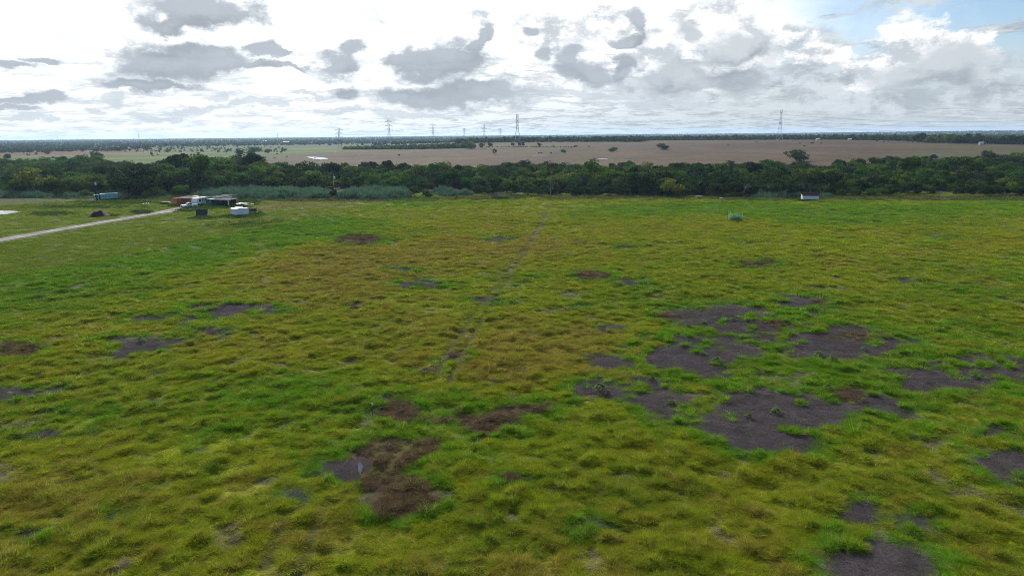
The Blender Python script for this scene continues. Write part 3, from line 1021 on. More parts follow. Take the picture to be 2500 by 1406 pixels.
    s = rng.uniform(1.2, 2.2, nn)
    Sc.append(np.stack([s, s, rng.uniform(.5, 1.3, nn)], 1))
    Ix.append(rng.choice((4, 5), nn))
    cc = np.where(rng.random((nn, 1)) < 0.35, np.array([[0.17, 0.15, 0.07]]), np.array([[0.075, 0.115, 0.03]]))
    Cc.append(cc * rng.uniform(.7, 1.3, nn)[:, None])
    P, Rr, Sc, Ix, Cc = (np.concatenate(q) for q in (P, Rr, Sc, Ix, Cc))
    print('grass tufts', len(P))
    scatter('field_grass', protos, P, Rr, Sc, Ix, Cc, 'lumpy green and brown rough grass covering the whole field', 'grass')


build_grass()

# ------------------------------------------------------------------ trees


def crown_mesh(name, seed, nl, nq, qs, W=3.6, H=6.6, base=1.0, dens=1.0, spread=1.0):
    """crown of many leaf clumps on uneven lobes"""
    rr = np.random.default_rng(seed)
    V, F, B = [], [], []
    lobes = []
    for i in range(nl):
        a = rr.uniform(0, 2 * math.pi)
        q = W * 0.68 * math.sqrt(rr.random()) * spread
        top = base + (H - base) * (1 - 0.55 * (q / W) ** 2)
        z = base + (top - base) * rr.uniform(0.18, 0.86)
        lr = rr.uniform(0.22, 0.40) * W
        lobes.append((q * math.cos(a), q * math.sin(a), z, lr, rr.uniform(0.72, 1.25)))
    per = nq // nl
    for (lx, ly, lz, lr, lb) in lobes:
        for k in range(per):
            d = rr.normal(size=3)
            d /= np.linalg.norm(d)
            d[2] = d[2] * 0.8 + 0.12
            rad = lr * (0.55 + 0.5 * rr.random() ** 0.5)
            p = np.array([lx, ly, lz]) + d * rad * np.array([1, 1, 0.75])
            if p[2] < base * 0.55:
                p[2] = base * 0.55 + rr.random() * 0.5
            nrm = d + rr.normal(size=3) * 0.6 + np.array([0, 0, 0.25])
            nrm /= np.linalg.norm(nrm)
            u = np.cross(nrm, rr.normal(size=3)); u /= np.linalg.norm(u)
            v = np.cross(nrm, u)
            s = qs * rr.uniform(0.55, 1.25)
            o = len(V)
            tip = p + u * s
            V += [p - u * s, p + v * s * 0.5 + nrm * s * 0.2, tip, p - v * s * 0.5 + nrm * s * 0.2]
            F.append((o, o + 1, o + 2, o + 3))
            b = lb * rr.uniform(0.75, 1.3)
            B += [b] * 4
    me = mesh_np(name, V, F)
    at = me.attributes.new('bl', 'FLOAT', 'POINT')
    at.data.foreach_set('value', np.array(B, np.float32))
    return me


def trunk_mesh(name, seed, H=6.6, W=3.6, twigs=0):
    rr = random.Random(seed)
    mb = MB()
    n = rr.choice((1, 2, 2, 3))
    for i in range(n):
        a = rr.uniform(0, 6.28)
        p = Vector((rr.uniform(-.25, .25), rr.uniform(-.25, .25), -0.15))
        q = p + Vector((math.cos(a) * .4, math.sin(a) * .4, H * .28))
        mb.bar(p, q, 0.19, 6, 0.13)
        for k in range(3):
            b = a + rr.uniform(-1.6, 1.6)
            s = q + Vector((math.cos(b) * W * .35, math.sin(b) * W * .35, H * rr.uniform(.2, .34)))
            mb.bar(q, s, 0.12, 5, 0.07)
            for j in range(2 + twigs):
                c = b + rr.uniform(-1.2, 1.2)
                e = s + Vector((math.cos(c) * W * .28, math.sin(c) * W * .28, H * rr.uniform(.06, .2)))
                mb.bar(s, e, 0.065, 4, 0.02)
                for t in range(twigs):
                    c2 = c + rr.uniform(-1.4, 1.4)
                    g = e + Vector((math.cos(c2) * W * .16, math.sin(c2) * W * .16, H * rr.uniform(-.02, .12)))
                    mb.bar(s.lerp(e, rr.uniform(.4, 1)), g, 0.035, 3, 0.012)
    return mb.mesh(name)


FOL = {
    'dark': leaf_mat('foliage_dark', (0.042, 0.080, 0.022), 0.3, 0.35, 0.27),
    'mid': leaf_mat('foliage_mid', (0.078, 0.146, 0.023), 0.35, 0.34, 0.32),
    'lime': leaf_mat('foliage_lime', (0.125, 0.175, 0.026), 0.3, 0.22, 0.35),
    'grey': leaf_mat('foliage_grey', (0.068, 0.090, 0.055), 0.2, 0.22, 0.25),
    'far': leaf_mat('foliage_far', (0.055, 0.090, 0.028), 0.5, 0.4, 0.25),
    'reed': leaf_mat('reed_blades', (0.080, 0.155, 0.095), 0.15, 0.2, 0.3),
    'weed': leaf_mat('weed_leaves', (0.085, 0.165, 0.045), 0.2, 0.15, 0.3),
}
BARK = mat('bark', (0.20, 0.175, 0.15), 0.9, var=0.25, scale=4)
DEADWOOD = mat('dead_wood', (0.11, 0.105, 0.105), 0.9, var=0.2, scale=4)
CROWNS = [crown_mesh('crown', s, nl, 1500, 0.36, W, H, b, spread=sp) for s, nl, W, H, b, sp in ((1, 16, 3.5, 6.4, .9, 1), (2, 20, 4.1, 6.0, .9, 1.1), (3, 13, 3.0, 7.2, 1.0, .9), (4, 18, 3.8, 5.4, .7, 1.1), (5, 22, 4.4, 6.8, 1.1, 1.05), (6, 12, 3.2, 5.2, .6, 1), (7, 20, 4.2, 5.6, .22, 1.05))]
TRUNKS = [trunk_mesh('trunk', s) for s in range(5)]
for t_ in TRUNKS:
    t_.materials.append(BARK)
for c_ in CROWNS:
    c_.materials.append(FOL['mid'])
LOW = [crown_mesh('crown', 30 + s, 7, 120, 1.0, 4.2, 6.4, 0.5) for s in range(4)]


def tree(name, p, s, kind, label, cat='tree', group=None, k=None, sz=1.0, rz=None):
    k = random.randrange(6) if k is None else k
    root = empty(name, p, random.uniform(0, 6.28) if rz is None else rz, label, cat, group)
    root.scale = (s, s, s * sz)
    t = link('trunk', TRUNKS[random.randrange(len(TRUNKS))], None, root)
    c = link('crown', CROWNS[k], None, root)
    c.material_slots[0].link = 'OBJECT'
    c.material_slots[0].material = FOL[kind]
    return root


def build_woodland():
    sp = 5.0
    gx, gy = np.meshgrid(np.arange(-620, 640, sp), np.arange(245, 640, sp))
    x = (gx + rng.uniform(-.42, .42, gx.shape) * sp).ravel()
    y = (gy + rng.uniform(-.42, .42, gy.shape) * sp).ravel()
    z = T(x, y)
    px, py = project(x, y, z)
    _, ty = project(x, y, z + 6.0)
    keep = (py < np.interp(px, FRONT_X, FRONT_Y) - 0.4) & (ty > np.interp(px, BACK_X, BACK_Y) + 10 * fbm(x, y, 22, 3, 7)) & (px > -500) & (px < 3000)
    keep &= rng.random(len(x)) > 0.30 * sst(fbm(x, y, 22, 3, 8), 0.0, 0.15)
    x, y, z, px, py = x[keep], y[keep], z[keep], px[keep], py[keep]
    n = len(x)
    front = np.interp(px, FRONT_X, FRONT_Y) - py
    s = rng.uniform(0.66, 1.14, n) * (1 + 1.1 * np.clip(fbm(x, y, 40, 2, 9), -.3, .3))
    s = np.where(rng.random(n) < 0.09, s * rng.uniform(1.25, 1.55, n), s)
    s = s * (1 + 0.28 * np.exp(-((px - 520) / 200) ** 2))
    s = np.where(front < 6, s * rng.uniform(0.85, 1.2, n), s)
    # foliage colour by zone; sunlit trees at right back put in as lime
    u = fbm(x, y, 35, 3, 10) + rng.normal(0, .09, n)
    lime_z = np.exp(-(((px - 2050) / 260) ** 2)) * sst(-py, -412, -398) * 0.9 + 0.35 * sst(px, 2150, 2450) * sst(-py, -425, -400) + 0.12
    kind = np.where(u > 0.02, 1, 0)
    kind = np.where(rng.random(n) < 0.07, 3, kind)
    kind = np.where((rng.random(n) < lime_z * 0.75) & (u > -0.08), 2, kind)
    kind = np.where((front < 14) & (px > 1150) & (rng.random(n) < 0.75), 0, kind)
    names = ['dark', 'mid', 'lime', 'grey']
    inview = (px > -25) & (px < 2525)
    score = np.hypot(x, y) - 9 * (s - 1) * 10 + np.where(inview, 0, 1e5)
    order = np.argsort(score)
    ind, rest = order[:292], order[292:]
    look = {'dark': 'dark green', 'mid': 'mid green', 'lime': 'yellowish green', 'grey': 'greyish green'}
    zones = [(-100, 130, 'behind the leftmost reeds'), (130, 300, 'behind the turquoise trailer'), (300, 420, 'left of the orange container'), (420, 520, 'behind the orange container and camper'),
             (520, 680, 'behind the reeds next to the awning'), (680, 820, 'behind the reeds left of the pale pole'), (820, 1010, 'behind the tall reed bank'), (1010, 1180, 'behind the small rounded reed clumps'),
             (1180, 1344, 'left of the bare grey pole'), (1344, 1480, 'just right of the grey pole'), (1480, 1640, 'between grey pole and pale boxes'),
             (1640, 1830, 'behind the two pale boxes'), (1830, 2040, 'behind the brown-roofed shed'), (2040, 2200, 'right of the brown-roofed shed'), (2200, 2360, 'well right of the shed'), (2360, 2700, 'at the right edge')]
    for i in ind:
        zn = next((q for q in zones if q[0] <= px[i] < q[1]), zones[-1])
        kn = names[kind[i]]
        size = 'Tall' if s[i] > 1.08 else ('Small' if s[i] < 0.82 else 'Medium')
        k = random.randrange(6)
        shape = ('rounded', 'broad', 'slender', 'low-crowned', 'spreading', 'compact')[k]
        row = 'in front row' if front[i] < 3.2 else ('in second row' if front[i] < 6.5 else 'farther in')
        tree('woodland_tree', (x[i], y[i], z[i] - 0.05), float(s[i]), kn, '%s %s %s tree %s %s' % (size, shape, look[kn], row, zn[2]), 'tree', 'woodland trees ' + zn[2], k)
    # the mass of trees further back, one object
    cr = []
    for kn in names:
        for c in CROWNS[:5]:
            m = c.copy(); m.materials.clear(); m.materials.append(FOL[kn])
            cr.append((m, None))
    m = len(rest)
    Ix = kind[rest] * 5 + rng.integers(0, 5, m)
    P = np.stack([x[rest], y[rest], z[rest]], 1)
    sc = s[rest]
    scatter('woodland', cr, P, np.stack([np.zeros(m), np.zeros(m), rng.uniform(0, 6.28, m)], 1), np.stack([sc, sc, sc * rng.uniform(.85, 1.1, m)], 1), Ix, None,
            'dense low green woodland filling the belt behind the front trees', 'woodland')
    print('woodland', n)


build_woodland()


def reed_beds():
    protos = [(tuft_mesh('reed_tuft', 60 + k, 46, 1.1, 0.6, 1.0, 0.07, 0.22, 0.9, seg=3), FOL['reed']) for k in range(3)]
    beds = [('blue-green reed bank running behind the camper and sheds to the pale pole', [(466, 486), (560, 487), (700, 488), (800, 487), (812, 480), (810, 470), (700, 466), (560, 464), (470, 470)], 3.3),
            ('tall rounded blue-green reed bank just right of the pale pole', [(822, 487), (900, 489), (985, 487), (1006, 482), (1000, 474), (960, 468), (880, 470), (828, 478)], 4.2),
            ('rounded blue-green reed clump with a bare gap on its right', [(1062, 476), (1085, 479), (1112, 480), (1116, 472), (1090, 467), (1064, 470)], 3.6),
            ('smaller blue-green reed clump beside the rounded one', [(1120, 478), (1145, 479), (1160, 474), (1140, 468), (1122, 470)], 3.0),
            ('blue-green reed bank behind the brown-roofed white shed', [(1832, 485), (1900, 486), (1960, 486), (2020, 486), (2030, 481), (1990, 475), (1930, 474), (1850, 478)], 3.2),
            ('grey-green reed bank at the left edge below the woodland', [(-60, 484), (60, 484), (110, 483), (112, 474), (40, 470), (-60, 472)], 3.2),
            ('grey-green reeds between left edge and turquoise trailer', [(118, 483), (160, 484), (200, 482), (205, 476), (160, 472), (120, 474)], 2.4),
            ('grey-green reeds growing right behind the turquoise trailer', [(232, 477), (290, 479), (325, 480), (330, 472), (290, 468), (236, 470)], 3.0),
            ('grey-green reeds between the dark pole and the round bush', [(335, 482), (400, 483), (420, 480), (415, 473), (350, 472)], 2.0)]
    for i, (lab, poly, hh) in enumerate(beds):
        w = np.array(wpath(poly))
        lo, hi = w.min(0), w.max(0)
        area = (hi - lo).prod()
        n = int(area * 0.75)
        q = rng.uniform(lo, hi, (n, 2))
        ins = inpoly(q[:, 0] + 1.5 * fbm(q[:, 0], q[:, 1], 4, 2, 77), q[:, 1] + 2 * fbm(q[:, 0], q[:, 1], 4, 2, 78), [tuple(a) for a in w])
        q = q[ins]
        n = len(q)
        ed = np.minimum(1, polydist(q[:, 0], q[:, 1], [tuple(a) for a in w] + [tuple(w[0])]) / 3.0)
        h = hh * (0.62 + 0.38 * ed) * rng.uniform(.55, 1.2, n) * (1 + 1.1 * fbm(q[:, 0], q[:, 1], 5, 2, 79))
        s = rng.uniform(.8, 1.2, n)
        scatter('reed_bed', protos, np.stack([q[:, 0], q[:, 1], T(q[:, 0], q[:, 1]) - .05], 1), np.stack([rng.uniform(-.08, .08, n), rng.uniform(-.08, .08, n), rng.uniform(0, 6.28, n)], 1),
                np.stack([s, s, h], 1), rng.integers(0, 3, n), None, lab, 'reeds', 'reed beds in front of the woodland')
    # the lone clump out in the field: a thing of its own
    p = G(1797, 540)
    c = empty('reed_clump', p, 0, 'lone blue-green reed clump standing out in the open field', 'reed clump')
    pale = [q[0].copy() for q in protos]
    for q in pale:
        q.materials.clear(); q.materials.append(leaf_mat('pale_reed_blades', (0.17, 0.31, 0.16), 0.1, 0.15, 0.5))
    for k in range(10):
        o = link('stem_tuft', pale[k % 3], None, c, (random.gauss(0, .85), random.gauss(0, .8), 0), random.uniform(0, 6))
        o.scale = (0.6, 0.6, random.uniform(1.4, 4.0))


reed_beds()

# ------------------------------------------------------------------ homestead
WHITE = mat('white_paint', (0.76, 0.79, 0.81), 0.6, var=0.05, scale=1.5)
STEEL = mat('galvanised_steel', (0.46, 0.45, 0.44), 0.55, metal=0.3, var=0.15, scale=1.2)
TANROOF = mat('weathered_roof_sheet', (0.21, 0.18, 0.165), 0.95, var=0.3, scale=0.9, spec=0.03)
ORANGE = mat('orange_container_paint', (0.88, 0.23, 0.058), 0.7, var=0.25, scale=0.8)
TEAL = mat('dark_green_container_paint', (0.035, 0.115, 0.10), 0.7, var=0.25, scale=0.8)
DARK = mat('dark_metal', (0.028, 0.03, 0.034), 0.7, var=0.2)
GLASS = mat('tinted_glass', (0.012, 0.016, 0.022), 0.08, var=0.05, spec=0.6)
RUBBER = mat('rubber', (0.018, 0.018, 0.019), 0.85)
WOOD = mat('old_wood', (0.17, 0.13, 0.10), 0.9, var=0.3, scale=2)
BROWNROOF = mat('brown_shingles', (0.062, 0.034, 0.038), 0.95, var=0.3, scale=5, spec=0.03)
TURQ = mat('turquoise_paint', (0.16, 0.43, 0.48), 0.65, var=0.15, scale=0.7)
PALETURQ = mat('pale_turquoise_paint', (0.36, 0.62, 0.65), 0.65, var=0.12, scale=0.7)
CREAM = mat('pale_boards', (0.45, 0.46, 0.44), 0.8, var=0.2)
EARTH = mat('dark_earth', (0.032, 0.024, 0.028), 0.97, var=0.3, scale=2.5, bump=0.8)


def axis(p, fwd):
    """rotation about z that turns local +y to the direction fwd"""
    return math.atan2(-fwd[0], fwd[1])


def container(name, p, rz, m, label, L=12.2, W=2.44, H=2.6, doorm=None):
    """shipping container; local origin at the middle of its near end, long axis +y"""
    c = empty(name, p, rz, label, 'container')
    mb = MB()
    # corrugated side walls
    for sx in (-1, 1):
        n = 44
        pr = []
        for k in range(n + 1):
            off = 0.03 if (k // 2) % 2 else 0.0
            pr.append((sx * (W / 2 - 0.04 + off * 0.9), L * k / n))
        v, f = [], []
        for (x, y) in pr:
            v += [(x, y, 0.16), (x, y, H - 0.1)]
        for k in range(n):
            f.append((2 * k, 2 * k + 2, 2 * k + 3, 2 * k + 1))
        mb.add(v, f)
    mb.box(-W / 2 + .05, W / 2 - .05, L - 0.08, L - 0.03, .16, H - .1)
    mb.obj('corrugated_wall', m, c)
    fr = MB()
    for sx in (-1, 1):
        fr.box(sx * W / 2 - .08, sx * W / 2 + .08, 0, .16, 0, H)
        fr.box(sx * W / 2 - .08, sx * W / 2 + .08, L - .16, L, 0, H)
        fr.box(sx * W / 2 - .06, sx * W / 2 + .06, .162, L - .162, 0, .158)
        fr.box(sx * W / 2 - .06, sx * W / 2 + .06, .162, L - .162, H - .11, H - .004)
    fr.box(-W / 2 + .082, W / 2 - .082, 0, .14, 0, .16)
    fr.box(-W / 2 + .082, W / 2 - .082, 0, .14, H - .14, H - .004)
    fr.obj('frame', m, c)
    MB().box(-W / 2 + .1, W / 2 - .1, .17, L - .17, H - .08, H - .03).obj('roof_panel', m, c)
    for sx in (-1, 1):
        x0, x1 = (0.012, W / 2 - .1) if sx > 0 else (-W / 2 + .1, -0.012)
        d = MB()
        d.box(x0, x1, .05, .10, .18, H - .16)
        for k in range(5):
            d.box(x0 + .06, x1 - .06, .03, .048, .3 + k * .44, .5 + k * .44)
        do = d.obj('door', doorm or m, c)
        rod = MB()
        for q in (0.3, 0.7):
            x = x0 + (x1 - x0) * q
            rod.bar((x, .0, .12), (x, .0, H - .12), .022, 6)
        rod.obj('locking_bar', STEEL, do)
    return c


OC = G(426.5, 501.5)          # near end of the orange container
LONG = Vector((0.30, 0.954)).normalized()
RZ = axis(OC, LONG)
SIDE = Vector((LONG.y, -LONG.x))
container('shipping_container', OC, RZ, ORANGE, 'rusty orange shipping container with doors facing the gravel driveway')
GC = G(511, 503.5)
container('shipping_container', GC, RZ, TEAL, 'dark green shipping container between the white camper and the awning')


def canopy(name, o, rz, x0, x1, y0, y1, z0, z1, label, m, posts=(), fascia=True):
    """sheet-metal roof of separate corrugated sheets on posts; local x across, y along"""
    c = empty(name, o, rz, label, 'canopy')
    n = max(3, int((x1 - x0) / 0.95))
    for k in range(n):
        a, b = x0 + (x1 - x0) * k / n, x0 + (x1 - x0) * (k + 1) / n - .012
        jz = random.uniform(-.012, .012)
        v, f = [], []
        cs = 8
        for i in range(cs + 1):
            xx = a + (b - a) * i / cs
            w = .02 * math.sin(i * math.pi * .9)
            for yy in (y0 + random.uniform(-.03, .03) * (i == 0), y1):
                t = (yy - y0) / (y1 - y0)
                v.append((xx, yy, z0 + (z1 - z0) * t + w + jz))
        for i in range(cs):
            f.append((2 * i, 2 * i + 2, 2 * i + 3, 2 * i + 1))
        link('roof_sheet', mesh_np('roof_sheet', v, f), m, c)
    if fascia:
        MB().box(x0, x1, y0 - .06, y0 - .02, z0 - .2, z0 - .03).obj('fascia_board', m, c)
        MB().box(x0, x1, y1 - .2, y1 - .12, z1 - .2, z1 - .03).obj('purlin', WOOD, c)
    for (x, y) in posts:
        t = (y - y0) / (y1 - y0)
        MB().box(x - .07, x + .07, y - .07, y + .07, 0, z0 + (z1 - z0) * t - .045).obj('post', WOOD, c)
    return c


# roof between the containers: local frame of the orange container
wid = (Vector((GC.x - OC.x, GC.y - OC.y)).dot(SIDE))
canopy('carport_roof', OC, RZ, -0.9, wid - 4.6, 0.5, 8.0, 2.68, 2.86, 'tan sheet metal carport roof running from the orange container to the camper', TANROOF, posts=((2.9, .8), (5.2, .8), (8.0, .8), (2.9, 7.4), (5.2, 7.4), (8.0, 7.4)))
canopy('shed_roof', OC, RZ, wid - 3.1, wid + 1.6, 4.5, 12.0, 2.78, 3.25, 'blue-grey patched sheet roof behind the white camper', mat('blue_grey_sheet', (0.13, 0.16, 0.19), .95, metal=0, var=.4, scale=.6, spec=0.03), posts=((wid - 2.6, 2.8), (wid - 2.6, 11.5)))
aw = canopy('awning', GC, RZ, 1.35, 9.2, 0.2, 6.0, 2.45, 2.6, 'tan awning roof on posts leaning off the dark green container', TANROOF, posts=((4.6, 5.6), (8.6, 5.6)))
MB().box(8.15, 8.5, .3, .65, 0, 2.4).obj('post', WHITE, aw)['label'] = 'thick white corner post'
MB().box(1.5, 8.1, 4.9, 5.0, 0, 2.35).obj('back_wall', DARK, aw)
for k, ch in enumerate('CABC'):
    cu = bpy.data.curves.new('letter', 'FONT')
    cu.body = ch; cu.size = 0.85; cu.extrude = 0.02; cu.align_x = 'CENTER'
    tmp = bpy.data.objects.new('letter_src', cu)
    COL.objects.link(tmp)
    bpy.context.view_layer.update()
    me = bpy.data.meshes.new_from_object(tmp)
    bpy.data.objects.remove(tmp)
    o = link('letter', me, CREAM, aw, (3.4 + k * 1.05, 4.86, 1.35))
    o.rotation_euler = (math.pi / 2, 0, 0)


def pickup():
    p = G(462, 507)
    fwd = Vector((-0.60, -0.80)).normalized()
    # local +x is forward
    rz = math.atan2(fwd.y, fwd.x)
    t = empty('pickup_truck', p, rz, 'white pickup truck parked at the end of the gravel driveway', 'pickup truck')
    L0, L1, W = -2.75, 2.75, 0.98
    body = MB()
    body.prism([(2.72, .52), (2.75, .78), (2.70, 1.06), (2.45, 1.14), (1.15, 1.22), (1.12, .42), (2.3, .42)], -W, W)
    body.prism([(1.118, .42), (1.118, 1.22), (-.75, 1.22), (-.75, .42)], -W, W)
    body.obj('body', WHITE, t, bevel=.03)
    cab = MB()
    cab.prism([(1.10, 1.222), (.52, 1.80), (.30, 1.86), (-.50, 1.86), (-.72, 1.78), (-.75, 1.222)], -W + .1, W - .1)
    cb = cab.obj('cab', WHITE, t, bevel=.03)
    MB().add([(1.075, -.74, 1.27), (1.075, .74, 1.27), (.565, .68, 1.775), (.565, -.68, 1.775)], [(0, 1, 2, 3)]).obj('windscreen', GLASS, t)
    for s in (-1, 1):
        y = s * (W - .093)
        MB().add([(.92, y, 1.26), (.15, y, 1.26), (.15, y, 1.76), (.48, y, 1.76)], [(0, 1, 2, 3)]).obj('side_window', GLASS, cb)
        MB().add([(.08, y, 1.26), (-.62, y, 1.26), (-.58, y, 1.76), (.08, y, 1.76)], [(0, 1, 2, 3)]).obj('side_window', GLASS, cb)
        MB().box(.95, 1.12, s * W - .02, s * W + .2 * s + .02, 1.24, 1.42).obj('mirror', DARK, t)
        MB().box(2.70, 2.762, s * .66 - .2, s * .66 + .2, .80, 1.0).obj('headlight', mat('lamp_lens', (.8, .82, .84), .15), t)
        MB().box(-2.762, -2.72, s * .84 - .08, s * .84 + .08, .75, 1.05).obj('tail_light', mat('red_lens', (.35, .02, .02), .2), t)
        MB().box(-.7, 1.0, s * W - .006, s * W + .006, .5, .86).obj('door', mat('lower_grey_paint', (.20, .21, .24), .5), t)
    bed = MB()
    for s in (-1, 1):
        y0, y1 = sorted((s * W, s * (W - .12)))
        bed.box(-2.72, -.78, y0, y1, .45, 1.2)
    bed.box(-2.72, -2.62, -W + .125, W - .125, .45, 1.2)
    bed.box(-2.61, -.78, -W + .125, W - .125, .55, .62)
    bed.obj('cargo_bed', WHITE, t)
    MB().box(2.735, 2.768, -.44, .44, .72, 1.0).obj('grille', DARK, t)
    MB().box(2.70, 2.86, -.95, .95, .46, .66).obj('bumper', mat('chrome', (.6, .6, .6), .25, metal=.9), t)
    for x in (1.75, -1.75):
        for s in (-1, 1):
            w = MB().wheel(x, s * (W - .12), .39, .39, .27).obj('wheel', RUBBER, t)
            MB().wheel(x, s * (W + .005), .39, .23, .05).obj('rim', STEEL, w)


pickup()


def camper():
    p = G(489, 501)
    fwd = Vector((-0.16, -0.987)).normalized()   # front of the trailer, towards the camera
    rz = math.atan2(fwd.y, fwd.x)
    t = empty('camper_trailer', p, rz, 'white camper trailer with a rounded front between pickup and green container', 'camper')
    W = 1.22
    prof = [(3.3, .62), (3.55, 1.1), (3.6, 1.75), (3.35, 2.45), (2.9, 2.85), (2.4, 2.98), (-3.2, 2.98), (-3.5, 2.8), (-3.6, 2.2), (-3.6, .62)]
    MB().prism(prof, -W, W).obj('body', WHITE, t, bevel=.10)
    MB().add([(3.47, -.85, 1.55 + .5), (3.47, .85, 2.05), (3.12, .8, 2.62), (3.12, -.8, 2.62)], [(0, 1, 2, 3)])
    MB().box(3.56, 3.612, -.9, .9, 1.25, 1.30).obj('trim_strip', mat('grey_trim', (.3, .34, .38), .5), t)
    for s in (-1, 1):
        for x0, x1, z0, z1 in ((1.2, 2.3, 1.55, 2.3), (-.6, .4, 1.6, 2.25), (-2.7, -1.7, 1.6, 2.25)):
            f = MB().box(x0 - .05, x1 + .05, s * W - .012, s * W + .012, z0 - .05, z1 + .05).obj('window', STEEL, t)
            MB().box(x0, x1, s * W - .02, s * W + .02, z0, z1).obj('pane', GLASS, f)
    MB().box(-1.45, -.8, W - .015, W + .015, .7, 2.3).obj('door', CREAM, t)
    MB().box(-3.4, 3.2, -W - .006, W + .006, .78, .95).obj('lower_stripe', mat('blue_grey_stripe', (.16, .24, .32), .5), t)
    MB().box(-.4, .2, -.35, .35, 3.0, 3.22).obj('roof_vent', WHITE, t)
    for x in (-.55, .35):
        for s in (-1, 1):
            w = MB().wheel(x, s * (W - .18), .36, .36, .22).obj('wheel', RUBBER, t)
            MB().wheel(x, s * (W - .062), .36, .2, .04).obj('rim', STEEL, w)
    d = MB(); d.bar((3.3, -.7, .6), (4.7, 0, .55), .05); d.bar((3.3, .7, .6), (4.7, 0, .55), .05); d.bar((4.6, 0, 0), (4.6, 0, .6), .04)
    d.obj('drawbar', DARK, t)


camper()


def white_shed():
    p = G(577, 529.0)
    t = empty('storage_shed', p, R(45), 'flat-roofed pale white storage shed with a corner towards the camera', 'shed')
    # local: corner at origin, walls run +x and +y
    a, b, h = 4.1, 4.1, 2.25
    for nm, args in (('wall', (0, a, 0, .06)), ('wall', (0, .06, .062, b)), ('wall', (.062, a, b - .06, b)), ('wall', (a - .06, a, .062, b - .062))):
        w = MB()
        x0, x1, y0, y1 = args
        w.box(x0, x1, y0, y1, 0, h)
        wo = w.obj(nm, WHITE, t)
        rib = MB()
        n = 9
        for k in range(n):
            if x1 - x0 > 1:
                xx = x0 + (x1 - x0) * (k + .5) / n
                rib.box(xx - .03, xx + .03, y0 - .018 if y0 < 1 else y1, (y0 if y0 < 1 else y1 + .018), .02, h - .03)
            else:
                yy = y0 + (y1 - y0) * (k + .5) / n
                rib.box(x0 - .018 if x0 < 1 else x1, (x0 if x0 < 1 else x1 + .018), yy - .03, yy + .03, .02, h - .03)
        rib.obj('seam', WHITE, wo)
    rf = MB()
    e = .18
    v = [(-e, -e, h + .004), (a + e, -e, h + .004), (a + e, b + e, h + .004), (-e, b + e, h + .004), (-e, -e, h + .12), (a + e, -e, h + .12), (a + e, b + e, h + .12), (-e, b + e, h + .12), (a / 2, -e, h + .42), (a / 2, b + e, h + .42)]
    rf.add(v, [(0, 3, 2, 1), (0, 1, 5, 8, 4), (1, 2, 6, 5), (2, 3, 7, 9, 6), (3, 0, 4, 7), (4, 8, 9, 7), (8, 5, 6, 9)])
    rf.obj('roof', WHITE, t)
    MB().box(1.55, 2.55, -.03, -.019, .05, 1.95).obj('door', WHITE, t)


white_shed()


def gable_shed():
    p = G(1959, 489)
    t = empty('garden_shed', p, R(-11), 'small white shed with a brown gabled roof in front of the reeds', 'shed')
    L, W, h, rd = 5.7, 3.0, 1.75, 2.75
    MB().box(0, L, 0, .06, 0, h).obj('wall', WHITE, t)
    MB().box(0, L, W - .06, W, 0, h).obj('wall', WHITE, t)
    for x0, x1 in ((0, .06), (L - .06, L)):
        m = MB()
        m.add([(x0, .062, 0), (x0, W - .062, 0), (x0, W - .062, h), (x0, W / 2, rd - .05), (x0, .062, h), (x1, .062, 0), (x1, W - .062, 0), (x1, W - .062, h), (x1, W / 2, rd - .05), (x1, .062, h)],
              [(0, 1, 2, 3, 4), (9, 8, 7, 6, 5), (0, 5, 6, 1), (1, 6, 7, 2), (2, 7, 8, 3), (3, 8, 9, 4), (4, 9, 5, 0)])
        m.obj('gable_wall', WHITE, t)
    for s in (0, 1):
        y0, y1 = (-.22, W / 2) if s == 0 else (W + .22, W / 2)
        z0, z1 = h - .10, rd
        m = MB()
        m.add([(-.18, y0, z0), (L + .18, y0, z0), (L + .18, y1, z1), (-.18, y1, z1), (-.18, y0, z0 + .07), (L + .18, y0, z0 + .07), (L + .18, y1, z1 + .07), (-.18, y1, z1 + .07)],
              [(0, 3, 2, 1), (4, 5, 6, 7), (0, 1, 5, 4), (1, 2, 6, 5), (2, 3, 7, 6), (3, 0, 4, 7)])
        m.obj('roof_slope', BROWNROOF, t)
    sid = MB()
    for k in range(8):
        sid.box(.05, L - .05, -.022, -.002, .1 + k * .2, .27 + k * .2)
    sid.obj('siding', WHITE, t)
    d = MB().box(-.03, -.004, .9, 2.1, .05, 1.75).obj('door', CREAM, t)
    MB().box(-.05, -.032, 1.95, 2.02, .9, 1.0).obj('handle', DARK, d)
    for y in (-.04, W - .04):
        MB().box(-.03, .04, y, y + .08, 0, h).obj('corner_trim', CREAM, t)


gable_shed()


